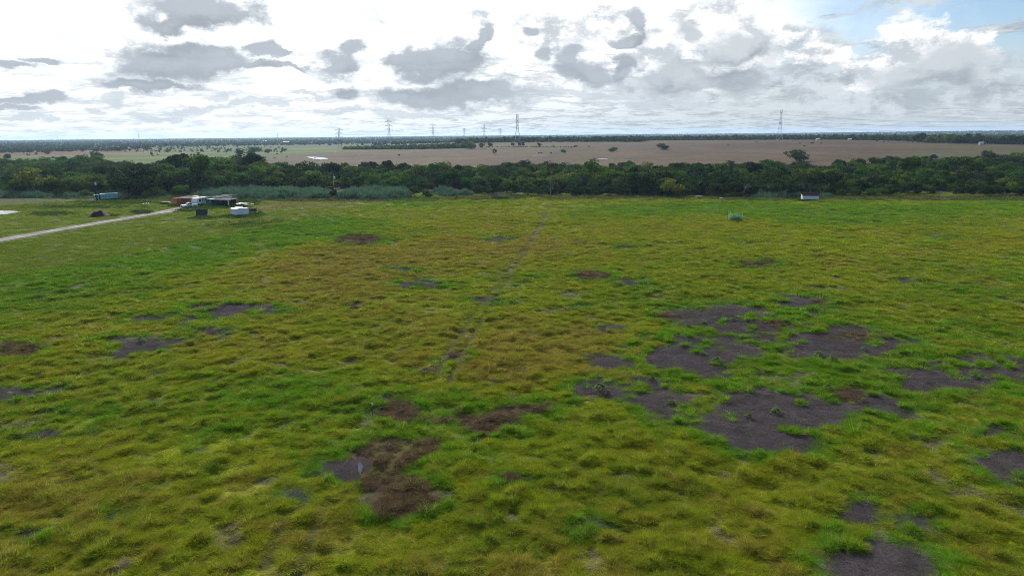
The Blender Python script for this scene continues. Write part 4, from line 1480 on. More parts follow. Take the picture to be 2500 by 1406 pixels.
def turquoise_trailer():
    p = G(231, 489.5)
    t = empty('cargo_trailer', p, R(36), 'long turquoise box trailer with a short front section by the woodland', 'trailer')
    # local x runs along the trailer, away to the right
    MB().box(0, 1.7, 0, 2.2, .45, 2.2).obj('front_section', TURQ, t, bevel=.12)
    MB().box(.05, 1.65, .05, 2.15, 2.2, 2.3).obj('front_roof', PALETURQ, t)
    MB().box(1.75, 2.25, .2, 2.0, .4, 1.9).obj('dark_gap', DARK, t)  # dark block filling the gap, standing in for the shade between the sections
    b = MB().box(2.3, 8.6, -.05, 2.3, .5, 2.45).obj('box_body', TURQ, t, bevel=.04)
    rib = MB()
    for k in range(6):
        rib.box(2.7 + k * 1.0, 2.76 + k * 1.0, -.09, -.052, .55, 2.4)
    rib.obj('side_rib', PALETURQ, b)
    MB().box(2.25, 8.65, -.1, 2.35, 2.452, 2.54).obj('roof_rim', PALETURQ, t)
    MB().box(2.255, 2.298, .1, 2.2, .6, 2.42).obj('end_panel', PALETURQ, t)
    MB().box(.3, 1.4, -.02, -.003, 1.3, 1.95).obj('window', GLASS, t)
    for x in (.85, 6.4, 7.5):
        for y in (.12, 2.08):
            MB().wheel(x, y, .42, .42, .26).obj('wheel', RUBBER, t)


turquoise_trailer()


def pole(px, py, top_y, label, m, trans=None, lean=0.0, arm=False):
    p = G(px, py)
    h = (py - top_y) * mpp(p) * 1.02
    t = empty('utility_pole', p, R(20), label, 'utility pole')
    MB().bar((0, 0, -.2), (lean * h, 0, h), .17, 10, .11).obj('post', m, t)
    if trans:
        z = h - trans * mpp(p)
        tr = MB().bar((.42 + lean * z, -.1, z - .55), (.42 + lean * z, -.1, z + .5), .34, 14).obj('transformer', mat('pale_grey_enamel', (.62, .64, .66), .4), t)
        MB().bar((.42 + lean * z, -.1, z + .5), (.42 + lean * z, -.1, z + .8), .06, 8).obj('bushing', CREAM, tr)
        MB().box(.05 + lean * z, .2 + lean * z, -.16, -.04, z - .2, z + .25).obj('bracket', DARK, t)
    if arm:
        a = MB().box(-.9 + lean * h, .9 + lean * h, -.06, .06, h - .5, h - .36).obj('crossarm', WOOD, t)
        for x in (-.8, 0, .8):
            MB().bar((x + lean * h, 0, h - .36), (x + lean * h, 0, h - .16), .05, 8).obj('insulator', CREAM, a)
    return t


POLE_D = mat('creosoted_wood', (.045, .04, .036), .9, var=.3)
POLE_P = mat('bleached_wood', (.42, .40, .37), .9, var=.2)
POLE_G = mat('grey_wood', (.19, .18, .17), .9, var=.2)
pole(237, 493, 437, 'dark utility pole with a white transformer in front of the turquoise trailer', POLE_D, trans=13, lean=-.01)
pole(324, 481, 430, 'thin dark utility pole standing against the woodland left of the round bush', POLE_D)
pole(817, 480, 428, 'pale utility pole with a transformer between the two long reed banks', POLE_P, trans=9, arm=True)
pole(1344, 481, 427, 'bare grey utility pole against the dark woodland', POLE_G)


def dirt_pile():
    a, b = G(210, 529), G(272, 527)
    c = (a + b) / 2
    L = (b - a).length / 2
    n, m = 40, 16
    V, F = [], []
    for i in range(n + 1):
        for j in range(m + 1):
            u, v = -1 + 2 * i / n, -1 + 2 * j / m
            q = max(0, 1 - math.hypot(u, v))
            h = 1.75 * min(1, q * 1.5) ** 1.2 * (0.75 + .35 * math.exp(-((u - .25) / .4) ** 2) + .25 * math.exp(-((u + .35) / .25) ** 2) * .8)
            h *= 1 + .5 * float(fbm(np.array([u * 3.]), np.array([v * 3.]), .8, 3, 6)[0])
            V.append((u * L * 1.05, v * 3.6, h - .08))
    for i in range(n):
        for j in range(m):
            k = i * (m + 1) + j
            F.append((k, k + m + 1, k + m + 2, k + 1))
    o = link('dirt_pile', mesh_np('dirt_pile', V, F, True), EARTH, None, c, math.atan2((b - a).y, (b - a).x))
    tag(o, 'heap of dark earth on the grass left of the driveway', 'dirt pile')


dirt_pile()


def clutter():
    # mesh rack
    p = G(493, 529)
    s = mpp(p)
    t = empty('mesh_rack', p, R(4), 'dark mesh rack with a pale bottom rail left of the white shed', 'rack')
    wd = 15 * s
    MB().add([(-wd * .93, .5, 2.3), (wd * .93, .5, 2.3), (wd * .88, -.05, .45), (-wd * .88, -.05, .45), (-wd * .93, .54, 2.3), (wd * .93, .54, 2.3), (wd * .88, -.01, .45), (-wd * .88, -.01, .45)],
             [(0, 1, 2, 3), (7, 6, 5, 4), (0, 4, 5, 1), (1, 5, 6, 2), (2, 6, 7, 3), (3, 7, 4, 0)]).obj('mesh_panel', mat('dark_mesh', (.05, .065, .058), .8, var=.4, scale=9), t)
    MB().box(-wd, wd, -.12, .02, .28, .44).obj('bottom_rail', STEEL, t)
    for sx in (-1, 1):
        MB().bar((sx * wd, .02, 0), (sx * wd * 1.02, .5, 2.4), .05, 6).obj('side_post', STEEL, t)
        MB().bar((sx * wd, .06, .2), (sx * wd, 1.6, .1), .05, 6).obj('foot', DARK, t)
    for k in range(5):
        x = -wd * .8 + wd * 1.6 * k / 4
        MB().bar((x, -.08, .46), (x * 1.04, .47, 2.28), .03, 5).obj('upright', DARK, t)
    # dark cabinet on legs
    p = G(618, 523)
    t = empty('wooden_cabinet', p, R(-6), 'dark brown cabinet on legs right of the white shed', 'cabinet')
    DB = mat('dark_brown_wood', (.035, .025, .026), .8, var=.3)
    MB().box(-1.1, 1.1, -.4, .4, .95, 1.42).obj('drawer_section', DB, t, bevel=.02)
    MB().box(-1.15, 1.15, -.45, .45, 1.46, 1.9).obj('upper_section', DB, t, bevel=.02)
    MB().box(-1.12, 1.12, -.43, .43, 1.424, 1.456).obj('shelf', mat('plum_board', (.14, .11, .13), .7), t)
    for x in (-1.0, 1.0):
        for y in (-.33, .33):
            MB().box(x - .06, x + .06, y - .06, y + .06, 0, .948).obj('leg', DB, t)
    MB().box(-1.5, 1.9, -.6, -.5, .7, .78).obj('rail', STEEL, t)
    # tyres
    def tyre(px, py, lab, flat=False, r=.5):
        p = G(px, py)
        n, m = 20, 8
        V, F = [], []
        for i in range(n):
            for j in range(m):
                a, b = 2 * math.pi * i / n, 2 * math.pi * j / m
                q = r + .16 * math.cos(b)
                V.append((q * math.cos(a), .13 * math.sin(b), q * math.sin(a)) if not flat else (q * math.cos(a), q * math.sin(a), .13 * math.sin(b)))
                F.append((i * m + j, ((i + 1) % n) * m + j, ((i + 1) % n) * m + (j + 1) % m, i * m + (j + 1) % m))
        o = link('old_tyre', mesh_np('old_tyre', V, F, True), RUBBER, None, p + Vector((0, 0, .13 if flat else r + .14)), random.uniform(-.3, .3))
        tag(o, lab, 'tyre')
    tyre(568.5, 506.5, 'black tyre standing behind the left side of the white shed')
    tyre(464, 533, 'black tyre lying in the grass left of the mesh rack', True, .6)
    # low dark trailer behind the white shed
    p = G(596, 508.5)
    t = empty('utility_trailer', p, R(-8), 'low dark utility trailer behind the right side of the white shed', 'trailer')
    MB().box(-1.6, 1.5, -.8, .8, .5, .62).obj('deck', CREAM, t)
    MB().box(-.2, 1.4, -.7, .7, .64, 1.05).obj('load', DARK, t, bevel=.12)
    for s in (-1, 1):
        MB().wheel(.5, s * .9, .36, .36, .2).obj('wheel', RUBBER, t)
    MB().bar((1.5, 0, .55), (2.8, 0, .5), .05).obj('drawbar', DARK, t)
    # heap of pale boards
    base = G(597, 501)
    rr = random.Random(5)
    t = empty('board_pile', base, 0, 'scattered heap of pale boards and sheets behind the white shed', 'board pile')
    for k in range(16):
        L = rr.uniform(1.4, 3.4)
        w = rr.uniform(.25, .9)
        o = MB().box(-L / 2, L / 2, -w / 2, w / 2, 0, .05).obj('board', CREAM if k % 3 else STEEL, t, (rr.uniform(-2.9, 2.9), rr.uniform(-1.6, 1.6), .12 + .045 * k), rr.uniform(-.5, .5))
        o.rotation_euler = (rr.uniform(-.16, .16), rr.uniform(-.12, .12), rr.uniform(-.6, .6))
    # white tarp
    p = G(357, 498.5)
    V, F = [], []
    for i in range(13):
        for j in range(7):
            u, v = i / 12 - .5, j / 6 - .5
            V.append((u * 2.8 + .1 * math.sin(j), v * 1.7, .22 + .35 * max(0, .5 - math.hypot(u, v)) + .08 * math.sin(i * 1.7 + j)))
    for i in range(12):
        for j in range(6):
            k = i * 7 + j
            F.append((k, k + 7, k + 8, k + 1))
    me = mesh_np('tarpaulin', V, F, True)
    o = link('tarpaulin', me, WHITE, None, p, .2)
    o.modifiers.new('thickness', 'SOLIDIFY').thickness = .02
    tag(o, 'crumpled white tarpaulin lying in the grass left of the orange container', 'tarpaulin')
    # blue-grey flat trailer
    p = G(405, 498)
    t = empty('flatbed_trailer', p, R(5), 'low blue-grey flatbed trailer left of the orange container', 'trailer')
    BG = mat('blue_grey_deck', (.16, .21, .26), .6, var=.2)
    for k in range(5):
        MB().box(-1.6, 1.6, -.9 + k * .37, -.55 + k * .37, .62, .68).obj('deck_plank', BG, t)
    MB().box(-1.65, 1.65, -.95, -.9, .45, .75).obj('side_rail', DARK, t)
    MB().box(-1.65, 1.65, .96, 1.01, .45, .75).obj('side_rail', DARK, t)
    for s in (-1, 1):
        MB().wheel(.2, s * .7, .3, .3, .2).obj('wheel', RUBBER, t)
    MB().bar((-1.6, 0, .55), (-2.6, 0, .45), .05).obj('drawbar', DARK, t)
    # dark drum on its side
    p = G(333, 519)
    t = empty('oil_drum', p, R(15), 'dark drum lying on its side in weeds left of the driveway', 'drum')
    MB().bar((-.8, 0, .42), (.8, 0, .42), .42, 18).obj('barrel', DARK, t)
    for x in (-.78, -.26, .26, .78):
        MB().bar((x - .025, 0, .42), (x + .025, 0, .42), .445, 18).obj('hoop', RUBBER, t)
    # low dark kerb log beside the drive
    p = G(430, 517.5)
    t = empty('railway_sleeper', p, R(12), 'dark timber sleeper lying along the near edge of the driveway', 'sleeper')
    MB().box(-.95, .95, -.14, .14, 0, .3).obj('beam', DARK, t, bevel=.03)
    MB().box(-.6, .5, .16, .42, 0, .22).obj('offcut', DARK, t, bevel=.02)
    # pale boxes at the woodland edge
    p = G(1706, 485)
    t = empty('chest_freezer', p, R(4), 'pale grey chest lying at the foot of the dark woodland', 'chest')
    MB().box(-1.15, 1.15, -.5, .5, .1, .85).obj('body', STEEL, t, bevel=.05)
    MB().box(-1.18, 1.18, -.53, .53, .854, .95).obj('lid', CREAM, t, bevel=.02)
    p = G(1761, 487)
    t = empty('plastic_crate', p, R(10), 'small white crate in the grass right of the pale grey chest', 'crate')
    for x0, x1, y0, y1 in ((-.5, .5, -.38, -.33), (-.5, .5, .33, .38), (-.5, -.45, -.328, .328), (.45, .5, -.328, .328)):
        MB().box(x0, x1, y0, y1, .03, .62).obj('side', WHITE, t)
    MB().box(-.44, .44, -.325, .325, .03, .07).obj('base', WHITE, t)
    # white topped stake in the grass
    p = G(910, 1014)
    t = empty('marker_stake', p, 0, 'thin marker stake with a white top beside the dead brown grass', 'stake')
    MB().bar((0, 0, -.1), (0, 0, .95), .022, 6).obj('stem', POLE_D, t)
    MB().bar((0, 0, .95), (0, 0, 1.2), .035, 8).obj('cap', WHITE, t)


clutter()


def weeds():
    """broad-leaved weeds on the bare soil"""
    def weed_mesh(seed):
        rr = random.Random(seed)
        V, F, B = [], [], []
        for k in range(70):
            a = rr.uniform(0, 6.28)
            q = rr.uniform(.05, 1.0)
            z = (1 - q * q) * .55 + rr.uniform(0, .25)
            s = rr.uniform(.10, .2)
            c, d = math.cos(a), math.sin(a)
            o = len(V)
            p = Vector((c * q * .7, d * q * .7, z))
            u = Vector((c, d, rr.uniform(-.4, .4))) * s
            w = Vector((-d, c, rr.uniform(-.3, .3))) * s * .6
            V += [p - u, p + w, p + u, p - w]
            F.append((o, o + 1, o + 2, o + 3))
            B += [rr.uniform(.7, 1.5)] * 4
        me = mesh_np('leaves', V, F)
        at = me.attributes.new('bl', 'FLOAT', 'POINT'); at.data.foreach_set('value', np.array(B, np.float32))
        me.materials.append(FOL['weed'])
        return me
    ms = [weed_mesh(s) for s in (1, 2, 3)]
    st = MB()
    for k in range(5):
        a = k * 1.3
        st.bar((0, 0, -.05), (math.cos(a) * .35, math.sin(a) * .35, .45), .02, 5, .012)
    stm = st.mesh('stem'); stm.materials.append(FOL['weed'])
    for (px, py, s, where) in ((1466, 955, 1.25, 'bright leafy weed on the leftmost grey patch of the large bare cluster'), (1750, 884, 1.0, 'bright leafy weed alone in the middle of the squarish grey patch'),
                               (2000, 870, 1.0, 'left one of two leafy weeds at the lower edge of the wide brownish patch'), (2030, 885, .9, 'right one of two leafy weeds at the lower edge of the wide brownish patch'),
                               (1715, 866, .7, 'small weed left of the lone weed on the squarish grey patch'), (2018, 955, .85, 'leafy weed in grass above the largest grey patch'),
                               (1790, 782, .8, 'leafy weed at the top edge of the upper grey patch'), (1680, 797, .7, 'left weed of the pair beside the upper grey patch'), (1720, 789, .8, 'right weed of the pair beside the upper grey patch'),
                               (1830, 1020, .7, 'yellowish weed tuft on the left part of the largest grey patch'), (1895, 1008, .8, 'weed tuft at the centre of the largest grey patch'), (1590, 928, .8, 'pale weed on the small grey patch above the left ovals'),
                               (2110, 855, .8, 'weed on the right part of the wide brownish patch'), (345, 833, 1.0, 'leafy weed in the bare patch at the left of the field'), (2380, 922, .7, 'small weed on the far right grey patch'), (1640, 985, .8, 'pale weed between the two left oval grey patches')):
        p = G(px, py)
        p.z += float(lumps(np.array([p.x]), np.array([p.y]), field(np.array([p.x]), np.array([p.y])))[0])
        t = empty('weed', p, random.uniform(0, 6), where, 'weed', 'weeds on the bare soil patches')
        t.scale = (s, s, s)
        link('leaves', random.choice(ms), None, t)
        link('stem', stm, None, t)


weeds()


def single_trees():
    """trees that stand apart and can be told one by one: base pixel, height px, kind, shape, width factor, label"""
    L = [(442, 483, 36, 'mid', 0, 1.25, 'round dark green bush tree standing behind the orange container'),
         (386, 481, 26, 'mid', 3, 1.1, 'small round tree left of the round bush tree near the container'),
         (363, 482, 20, 'lime', 5, 1.1, 'low pale green shrub left of the small round tree'),
         (340, 478, 84, 'dark', 4, 1.1, 'huge dark spreading oak rising above the woodland left of the container'),
         (548, 484, 17, 'dark', 5, 1.2, 'dark bush growing in the reed bank right above the awning'),
         (690, 484, 22, 'dark', 3, 1.2, 'dark bush in the middle of the long left reed bank'),
         (815, 484, 24, 'dark', 0, 1.0, 'dark shrub between the two reed banks at the pale pole'),
         (1040, 482, 20, 'mid', 5, 1.3, 'low green bush between the tall reed bank and the round clump'),
         (1012, 480, 30, 'dark', 0, 1.0, 'dark bush at the right end of the tall reed bank'),
         (150, 481, 22, 'dark', 3, 1.3, 'dark bush among the reeds left of the turquoise trailer'),
         (212, 480, 18, 'mid', 5, 1.3, 'green bush just left of the turquoise trailer'),
         (1210, 482, 58, 'mid', 2, 1.0, 'tall rounded tree at the woodland corner right of the reed clumps'),
         (1945, 394, 31, 'dark', 4, 1.35, 'big dark spreading oak at the far edge of the woodland below the right pylon'),
         (1617, 366, 17, 'dark', 3, 1.35, 'lone dark round tree in the middle of the brown field'),
         (1497, 371, 13, 'mid', 3, 1.3, 'lone low tree in the brown field left of the dark round one'),
         (1208, 378, 17, 'grey', 2, 1.0, 'lone slender tree in the brown field with a visible trunk'),
         (1375, 374, 10, 'mid', 5, 1.1, 'tiny shrub tree by the dark track in the brown field'),
         (1316, 359, 12, 'mid', 0, 1.1, 'small tree right of the tree pair on the field ridge'),
         (1268, 359, 13, 'grey', 0, .8, 'left tree of the pair on the field hedge line below the pylon'),
         (1277, 359, 14, 'dark', 2, .9, 'right tree of the pair on the field hedge line below the pylon'),
         (1252, 358, 10, 'mid', 1, .9, 'faint bush left of the tree pair on the field hedge line'),
         (1147, 363, 19, 'mid', 4, 1.2, 'wide leafy tree cluster at the left end of the brown field hedge'),
         (1176, 361, 12, 'mid', 1, 1.1, 'short leafy tree between two larger ones on the field hedge'),
         (1196, 360, 13, 'grey', 0, 1.2, 'rounded tree third from left on the field hedge'),
         (1098, 363, 12, 'mid', 1, 1.2, 'bushy tree at the right end of the scrub strip'),
         (1263, 348, 17, 'dark', 4, 1.3, 'big dark tree directly below the tallest central pylon'),
         (20, 392, 19, 'dark', 0, .95, 'dark round tree at the far left above the woodland'),
         (237, 391, 20, 'grey', 1, 1.15, 'spreading grey-green tree rising above the left woodland'),
         (195, 392, 13, 'grey', 3, 1.1, 'small tree just left of the spreading tree above the left woodland'),
         (305, 368, 12, 'dark', 1, 1.2, 'left one of the dark oaks beside the red soil field'),
         (325, 367, 11, 'dark', 0, 1.1, 'middle one of the dark oaks beside the red soil field'),
         (356, 367, 15, 'dark', 4, 1.5, 'widest of the dark oaks beside the red soil field'),
         (115, 377, 9, 'dark', 3, 1.1, 'small dark tree on the red soil field'),
         (57, 375, 9, 'dark', 0, 1.2, 'dark bush left of the small tree on the red soil field'),
         (410, 372, 9, 'mid', 5, 1.1, 'round bush on the yellow field right of the dark oaks'),
         (155, 369, 8, 'dark', 1, 1.2, 'dark bush at the upper left edge of the red soil field'),
         (225, 376, 7, 'mid', 5, 1.1, 'tiny bush below the right part of the red soil field'),
         (620, 377, 20, 'mid', 4, 1.3, 'wide tree behind the woodland left of the bright pond'),
         (585, 380, 14, 'dark', 1, 1.3, 'dark tree behind the woodland further left of the bright pond'),
         (655, 374, 11, 'mid', 3, 1.3, 'low tree by the yellow field above the bright pond')]
    for (px, py, hp, kind, k, wf, lab) in L:
        p = G(px, py)
        h = hp * mpp(p)
        k = 6 if k in (3, 4, 5) else k
        zt = (6.4, 6.0, 7.2, 5.4, 6.8, 5.2, 5.6)[k]
        s = h / zt
        t = tree('oak_tree' if 'oak' in lab else ('shrub' if ('bush' in lab or 'shrub' in lab) else 'field_tree'), p - Vector((0, 0, .05)), s, kind, lab, 'tree', None, k)
        t.scale = (s * wf, s * wf, s)
    # the row at the right end of the brown field
    rr = random.Random(9)
    xs = np.linspace(2196, 2560, 27)
    for i, px in enumerate(xs):
        py = np.interp(px, [2196, 2240, 2320, 2500, 2600], [346, 348.5, 350.5, 353.5, 355])
        hp = rr.uniform(18, 27) * (0.65 if px < 2235 else 1)
        kind = 'lime' if 2258 < px < 2300 else rr.choice(('dark', 'dark', 'dark', 'mid', 'grey'))
        p = G(px + rr.uniform(-4, 4), py + rr.uniform(-.8, .3))
        s = hp * mpp(p) / 6.4
        look = {'lime': 'bright yellow-green', 'dark': 'dark', 'mid': 'green', 'grey': 'grey-green'}[kind]
        part = 'left' if px < 2310 else ('middle' if px < 2420 else 'right')
        t = tree('hedgerow_tree', p - Vector((0, 0, .05)), s, kind, '%s tree in the %s part of the tree row bordering the brown field' % (look.capitalize(), part), 'tree', 'tree row at the right end of the brown field')
        t.scale = (s * 1.15, s * 1.15, s)
    # dead grey trees in front of the woodland edge
    for (px, py, hp, lab) in ((1975, 481, 44, 'leafless grey dead tree behind the brown-roofed shed'), (2003, 481, 38, 'thin grey dead tree right of the other dead one'), (1812, 482.5, 42, 'forked pale trunk in front of the dark woodland edge'), (1541, 482, 30, 'slim pale trunk at the dark woodland edge')):
        p = G(px, py)
        t = empty('dead_tree', p, random.uniform(0, 6), lab, 'tree', 'bare trunks at the woodland edge')
        s = hp * mpp(p) / 6.2
        t.scale = (s, s, s)
        o = link('trunk', trunk_mesh('trunk', int(px), twigs=3), None, t)
        o.data.materials.append(DEADWOOD)


single_trees()


def far_country():
    """far woods and scrub: one mass each"""
    pr = []
    for kn in ('far', 'dark', 'lime', 'grey'):
        for c in LOW:
            m = c.copy(); m.materials.clear(); m.materials.append(FOL[kn])
            pr.append((m, None))

    def put(name, x, y, s, kind, label, cat):
        n = len(x)
        sx = s * rng.uniform(.9, 1.3, n)
        scatter(name, pr, np.stack([x, y, T(x, y) - .1], 1), np.stack([np.zeros(n), np.zeros(n), rng.uniform(0, 6.28, n)], 1), np.stack([sx, sx, s * rng.uniform(.8, 1.15, n)], 1),
                kind * 4 + rng.integers(0, 4, n), None, label, cat)
    ha = R(44)
    # distant plain
    X, Y, S, Kd = [], [], [], []
    for (r0, r1, n) in ((1500, 2300, 5200), (2300, 3800, 7000), (3800, 9500, 9500)):
        rad = rng.uniform(r0, r1, n); a = rng.uniform(-ha, ha, n)
        x, y = rad * np.sin(a), rad * np.cos(a)
        px, py = project(x, y, T(x, y))
        open_ = sst(fbm(x, y, 420, 3, 120), 0.02, 0.14) * sst(-rad, -4200, -1600)
        ok = rng.random(n) > open_ * 0.93
        # keep the open yellow field and the brown field clear
        ok &= ~inpoly(px, py, [(300, 366), (640, 357), (830, 357), (1000, 360), (1100, 400), (300, 400)])
        x, y, rad = x[ok], y[ok], rad[ok]
        X.append(x); Y.append(y); S.append(rng.uniform(.75, 1.35, len(x)) * np.interp(rad, [1500, 9500], [1.0, 1.5])); Kd.append(rng.choice((0, 0, 0, 1, 1, 3), len(x)))
    put('distant_woods', np.concatenate(X), np.concatenate(Y), np.concatenate(S), np.concatenate(Kd), 'hazy blue-green woods stretching to the horizon', 'woods')
    # wood edge along the crest of the brown field
    n = 3600
    px = rng.uniform(1120, 2700, n)
    q = np.clip((px - CX) / F_PX, -1, 2)
    a = np.arctan(q)
    ex = np.array([1120, 1300, 1568, 1582, 1900, 2100, 2190, 2240, 2320, 2500, 2700])
    ew = hit(ex, np.array([351.5, 348, 347, 343.8, 342, 342.8, 344.5, 348, 350, 353, 356]))
    r0 = np.interp(px, ex, np.hypot(ew[:, 0], ew[:, 1])) + 4
    rad = r0 + rng.exponential(150, n)
    x, y = rad * np.sin(a), rad * np.cos(a)
    put('crest_woods', x, y, rng.uniform(.75, 1.5, n), rng.choice((0, 0, 0, 1, 1, 3), n), 'band of green trees along the crest of the brown field', 'woods')
    # scrub strip left of the crest
    n = 1500
    px = rng.uniform(840, 1160, n)
    py = np.interp(px, [840, 900, 1000, 1100, 1160], [366, 366, 365.5, 363, 361]) - np.abs(rng.normal(0, 1, n)) * np.interp(px, [840, 960, 1160], [1.5, 4.2, 4.0])
    w = hit(px, py)
    ok = w[:, 1] < 2600
    w = w[ok]
    put('green_scrub', w[:, 0], w[:, 1], rng.uniform(.35, .75, len(w)), rng.choice((0, 0, 2, 3), len(w)), 'strip of low green scrub left of the brown field crest', 'scrub')
    # scattered bushes on the left fields
    n = 420
    px = rng.uniform(-60, 700, n)
    py = np.where(rng.random(n) < .75, rng.uniform(360, 372, n), rng.uniform(372, 392, n))
    k = rng.random(n) < np.where(py < 373, 1.0, .25)
    w = hit(px[k], py[k])
    put('scattered_bushes', w[:, 0], w[:, 1], rng.uniform(.25, .85, len(w)), rng.choice((0, 1, 2, 3, 3), len(w)), 'small bushes dotted over the far left fields', 'bushes')
    n = 90
    px = rng.uniform(1150, 1420, n); py = 360.2 - (px - 1150) * .004 + rng.normal(0, .25, n)
    w = hit(px, py)
    put('field_hedge', w[:, 0], w[:, 1], rng.uniform(.1, .28, n), rng.choice((0, 1, 3), n), 'thin line of low bushes crossing the brown field', 'hedge')


far_country()

# ------------------------------------------------------------------ pylons and cables
PYL = mat('pylon_steel', (0.36, 0.385, 0.41), .6, metal=.2, var=.1)


def pylon_parts(heavy=False):
    H = 44.0
    b0, b1, zk = 4.6, 1.35, 24.0
    body = MB()
    r, r2 = .16, .07

    def wz(z):
        return b0 + (b1 - b0) * min(1, z / zk) if z < zk else b1
    lv = [0, 7, 13, 18.5, 24, 28, 32, 36, 40, H]
    for a, b in zip(lv[:-1], lv[1:]):
        wa, wb = wz(a), wz(b)
        ca = [(-wa, -wa, a), (wa, -wa, a), (wa, wa, a), (-wa, wa, a)]
        cb = [(-wb, -wb, b), (wb, -wb, b), (wb, wb, b), (-wb, wb, b)]
        for k in range(4):
            body.bar(ca[k], cb[k], r, 4)
            body.bar(ca[k], cb[(k + 1) % 4], r2, 3)
            body.bar(ca[(k + 1) % 4], cb[k], r2, 3)
            body.bar(cb[k], cb[(k + 1) % 4], r2 * 1.3, 4)
    arms = []
    for z, l in ((26.5, 8.0), (33.5, 8.0), (40.5, 8.0)):
        a = MB()
        for s in (-1, 1):
            for y in (-b1, b1):
                a.bar((s * b1, y, z), (s * l, 0, z), .20, 4)
                a.bar((s * b1, y, z + 1.8), (s * l, 0, z + .1), .15, 4)
            for q in (.3, .6):
                x = s * (b1 + (l - b1) * q)
                a.bar((x, -b1 * (1 - q), z), (x, b1 * (1 - q), z), .1, 3)
        ins = MB()
        for s in (-1, 1):
            ins.bar((s * l, 0, z), (s * l, 0, z - 2.6), .14, 6)
        arms.append((a.mesh('crossarm'), ins.mesh('insulator')))
    return body.mesh('lattice_body'), arms


LAT, ARMS = pylon_parts()
LAT.materials.append(PYL)
for a_, i_ in ARMS:
    a_.materials.append(PYL); i_.materials.append(mat('glass_insulator', (.25, .28, .28), .3))


def pylon(px, top, dist, rz, label, H=44.0):
    """pylon whose top is seen at px,top from the given distance, its foot on the terrain there"""
    d = px_dir(np.array([px]), np.array([top]))[0]
    h = np.hypot(d[0], d[1])
    x, y = d[0] / h * dist, d[1] / h * dist
    z = CAM_H + d[2] / h * dist
    zt = float(T(x, y))
    s = (z - zt) / H
    t = empty('electricity_pylon', (x, y, zt), rz, label, 'pylon', 'power line pylons')
    w = max(.55, min(1.15, s))
    t.scale = (w, w, s)
    link('lattice_body', LAT, None, t)
    for a, i in ARMS:
        ao = link('crossarm', a, None, t)
        link('insulator', i, None, ao)
    return t, (x, y, zt, s, w, rz)


pyl = {}
for key, px, top, dist, rz, lab in (
        ('C', 1263, 279, 1160, R(82), 'tall lattice pylon seen end-on above the dark tree in the centre'), ('D', 1908, 269, 1180, R(70), 'tall lattice pylon seen end-on above the right woods'),
        ('A', 827, 313, 1130, R(20), 'near stout pylon standing in green scrub at the left of the row'), ('B', 948, 293, 1750, R(-4), 'second pylon from the left with three clear crossarms'),
        ('E', 1056, 302, 2000, R(-6), 'third pylon from the left with three crossarms'), ('F', 1182, 305, 2250, R(-8), 'fainter pylon just left of the central end-on pylon'),
        ('G', 1133, 313, 2600, R(-8), 'small faint pylon between third and fainter pylons'), ('H', 1221, 313, 2750, R(-8), 'very faint small pylon just beside the central end-on pylon'),
        ('I', 338, 327, 5200, R(10), 'tiny distant pylon on the left horizon'), ('J', 677, 327, 5000, R(10), 'tiny distant pylon on the horizon left of the pylon row'),
        ('K', 139, 332, 6200, R(10), 'tiny distant pylon at the far left horizon'), ('L', 1115, 324, 4600, R(5), 'tiny distant pylon behind the third pylon'),
        ('M', 2790, 268, 1320, R(70), '')):
    if key == 'M':
        d = px_dir(np.array([px]), np.array([top]))[0]
        h = np.hypot(d[0], d[1]); x, y = d[0] / h * dist, d[1] / h * dist
        zt = float(T(x, y)); pyl[key] = (x, y, zt, (CAM_H + d[2] / h * dist - zt) / 44.0, 1.0, rz)
        continue
    pyl[key] = pylon(px, top, dist, rz, lab)[1]


def cables():
    m = mat('cable', (.16, .17, .18), .5)

    def att(k, side, lv):
        x, y, z, s, w, rz = pyl[k]
        l = 8.0 * w * side
        hz = (26.5, 33.5, 40.5)[lv] - 2.6
        return Vector((x + math.cos(rz) * l, y + math.sin(rz) * l, z + hz * s))
    for a, b, sag, nm in (('A', 'C', 7, 'left of the central end-on pylon'), ('C', 'D', 13, 'between the two end-on pylons'), ('D', 'M', 11, 'right of the right end-on pylon'), ('A', 'B', 6, 'from the stout pylon to the second pylon')):
        for lv in range(3):
            for side in (-1, 1):
                p, q = att(a, side, lv), att(b, side, lv)
                n = 16
                pts = []
                for i in range(n + 1):
                    t = i / n
                    r = p.lerp(q, t)
                    r.z -= 4 * sag * t * (1 - t)
                    pts.append(r)
                me = MB().tube(pts, .05, 4).mesh('power_cable')
                o = link('power_cable', me, m)
                tag(o, '%s %s cable of the power line %s' % (('lowest', 'middle', 'topmost')[lv], ('nearer', 'farther')[side > 0], nm), 'cable', 'cables of the power line')


cables()

# ------------------------------------------------------------------ cattle and far buildings


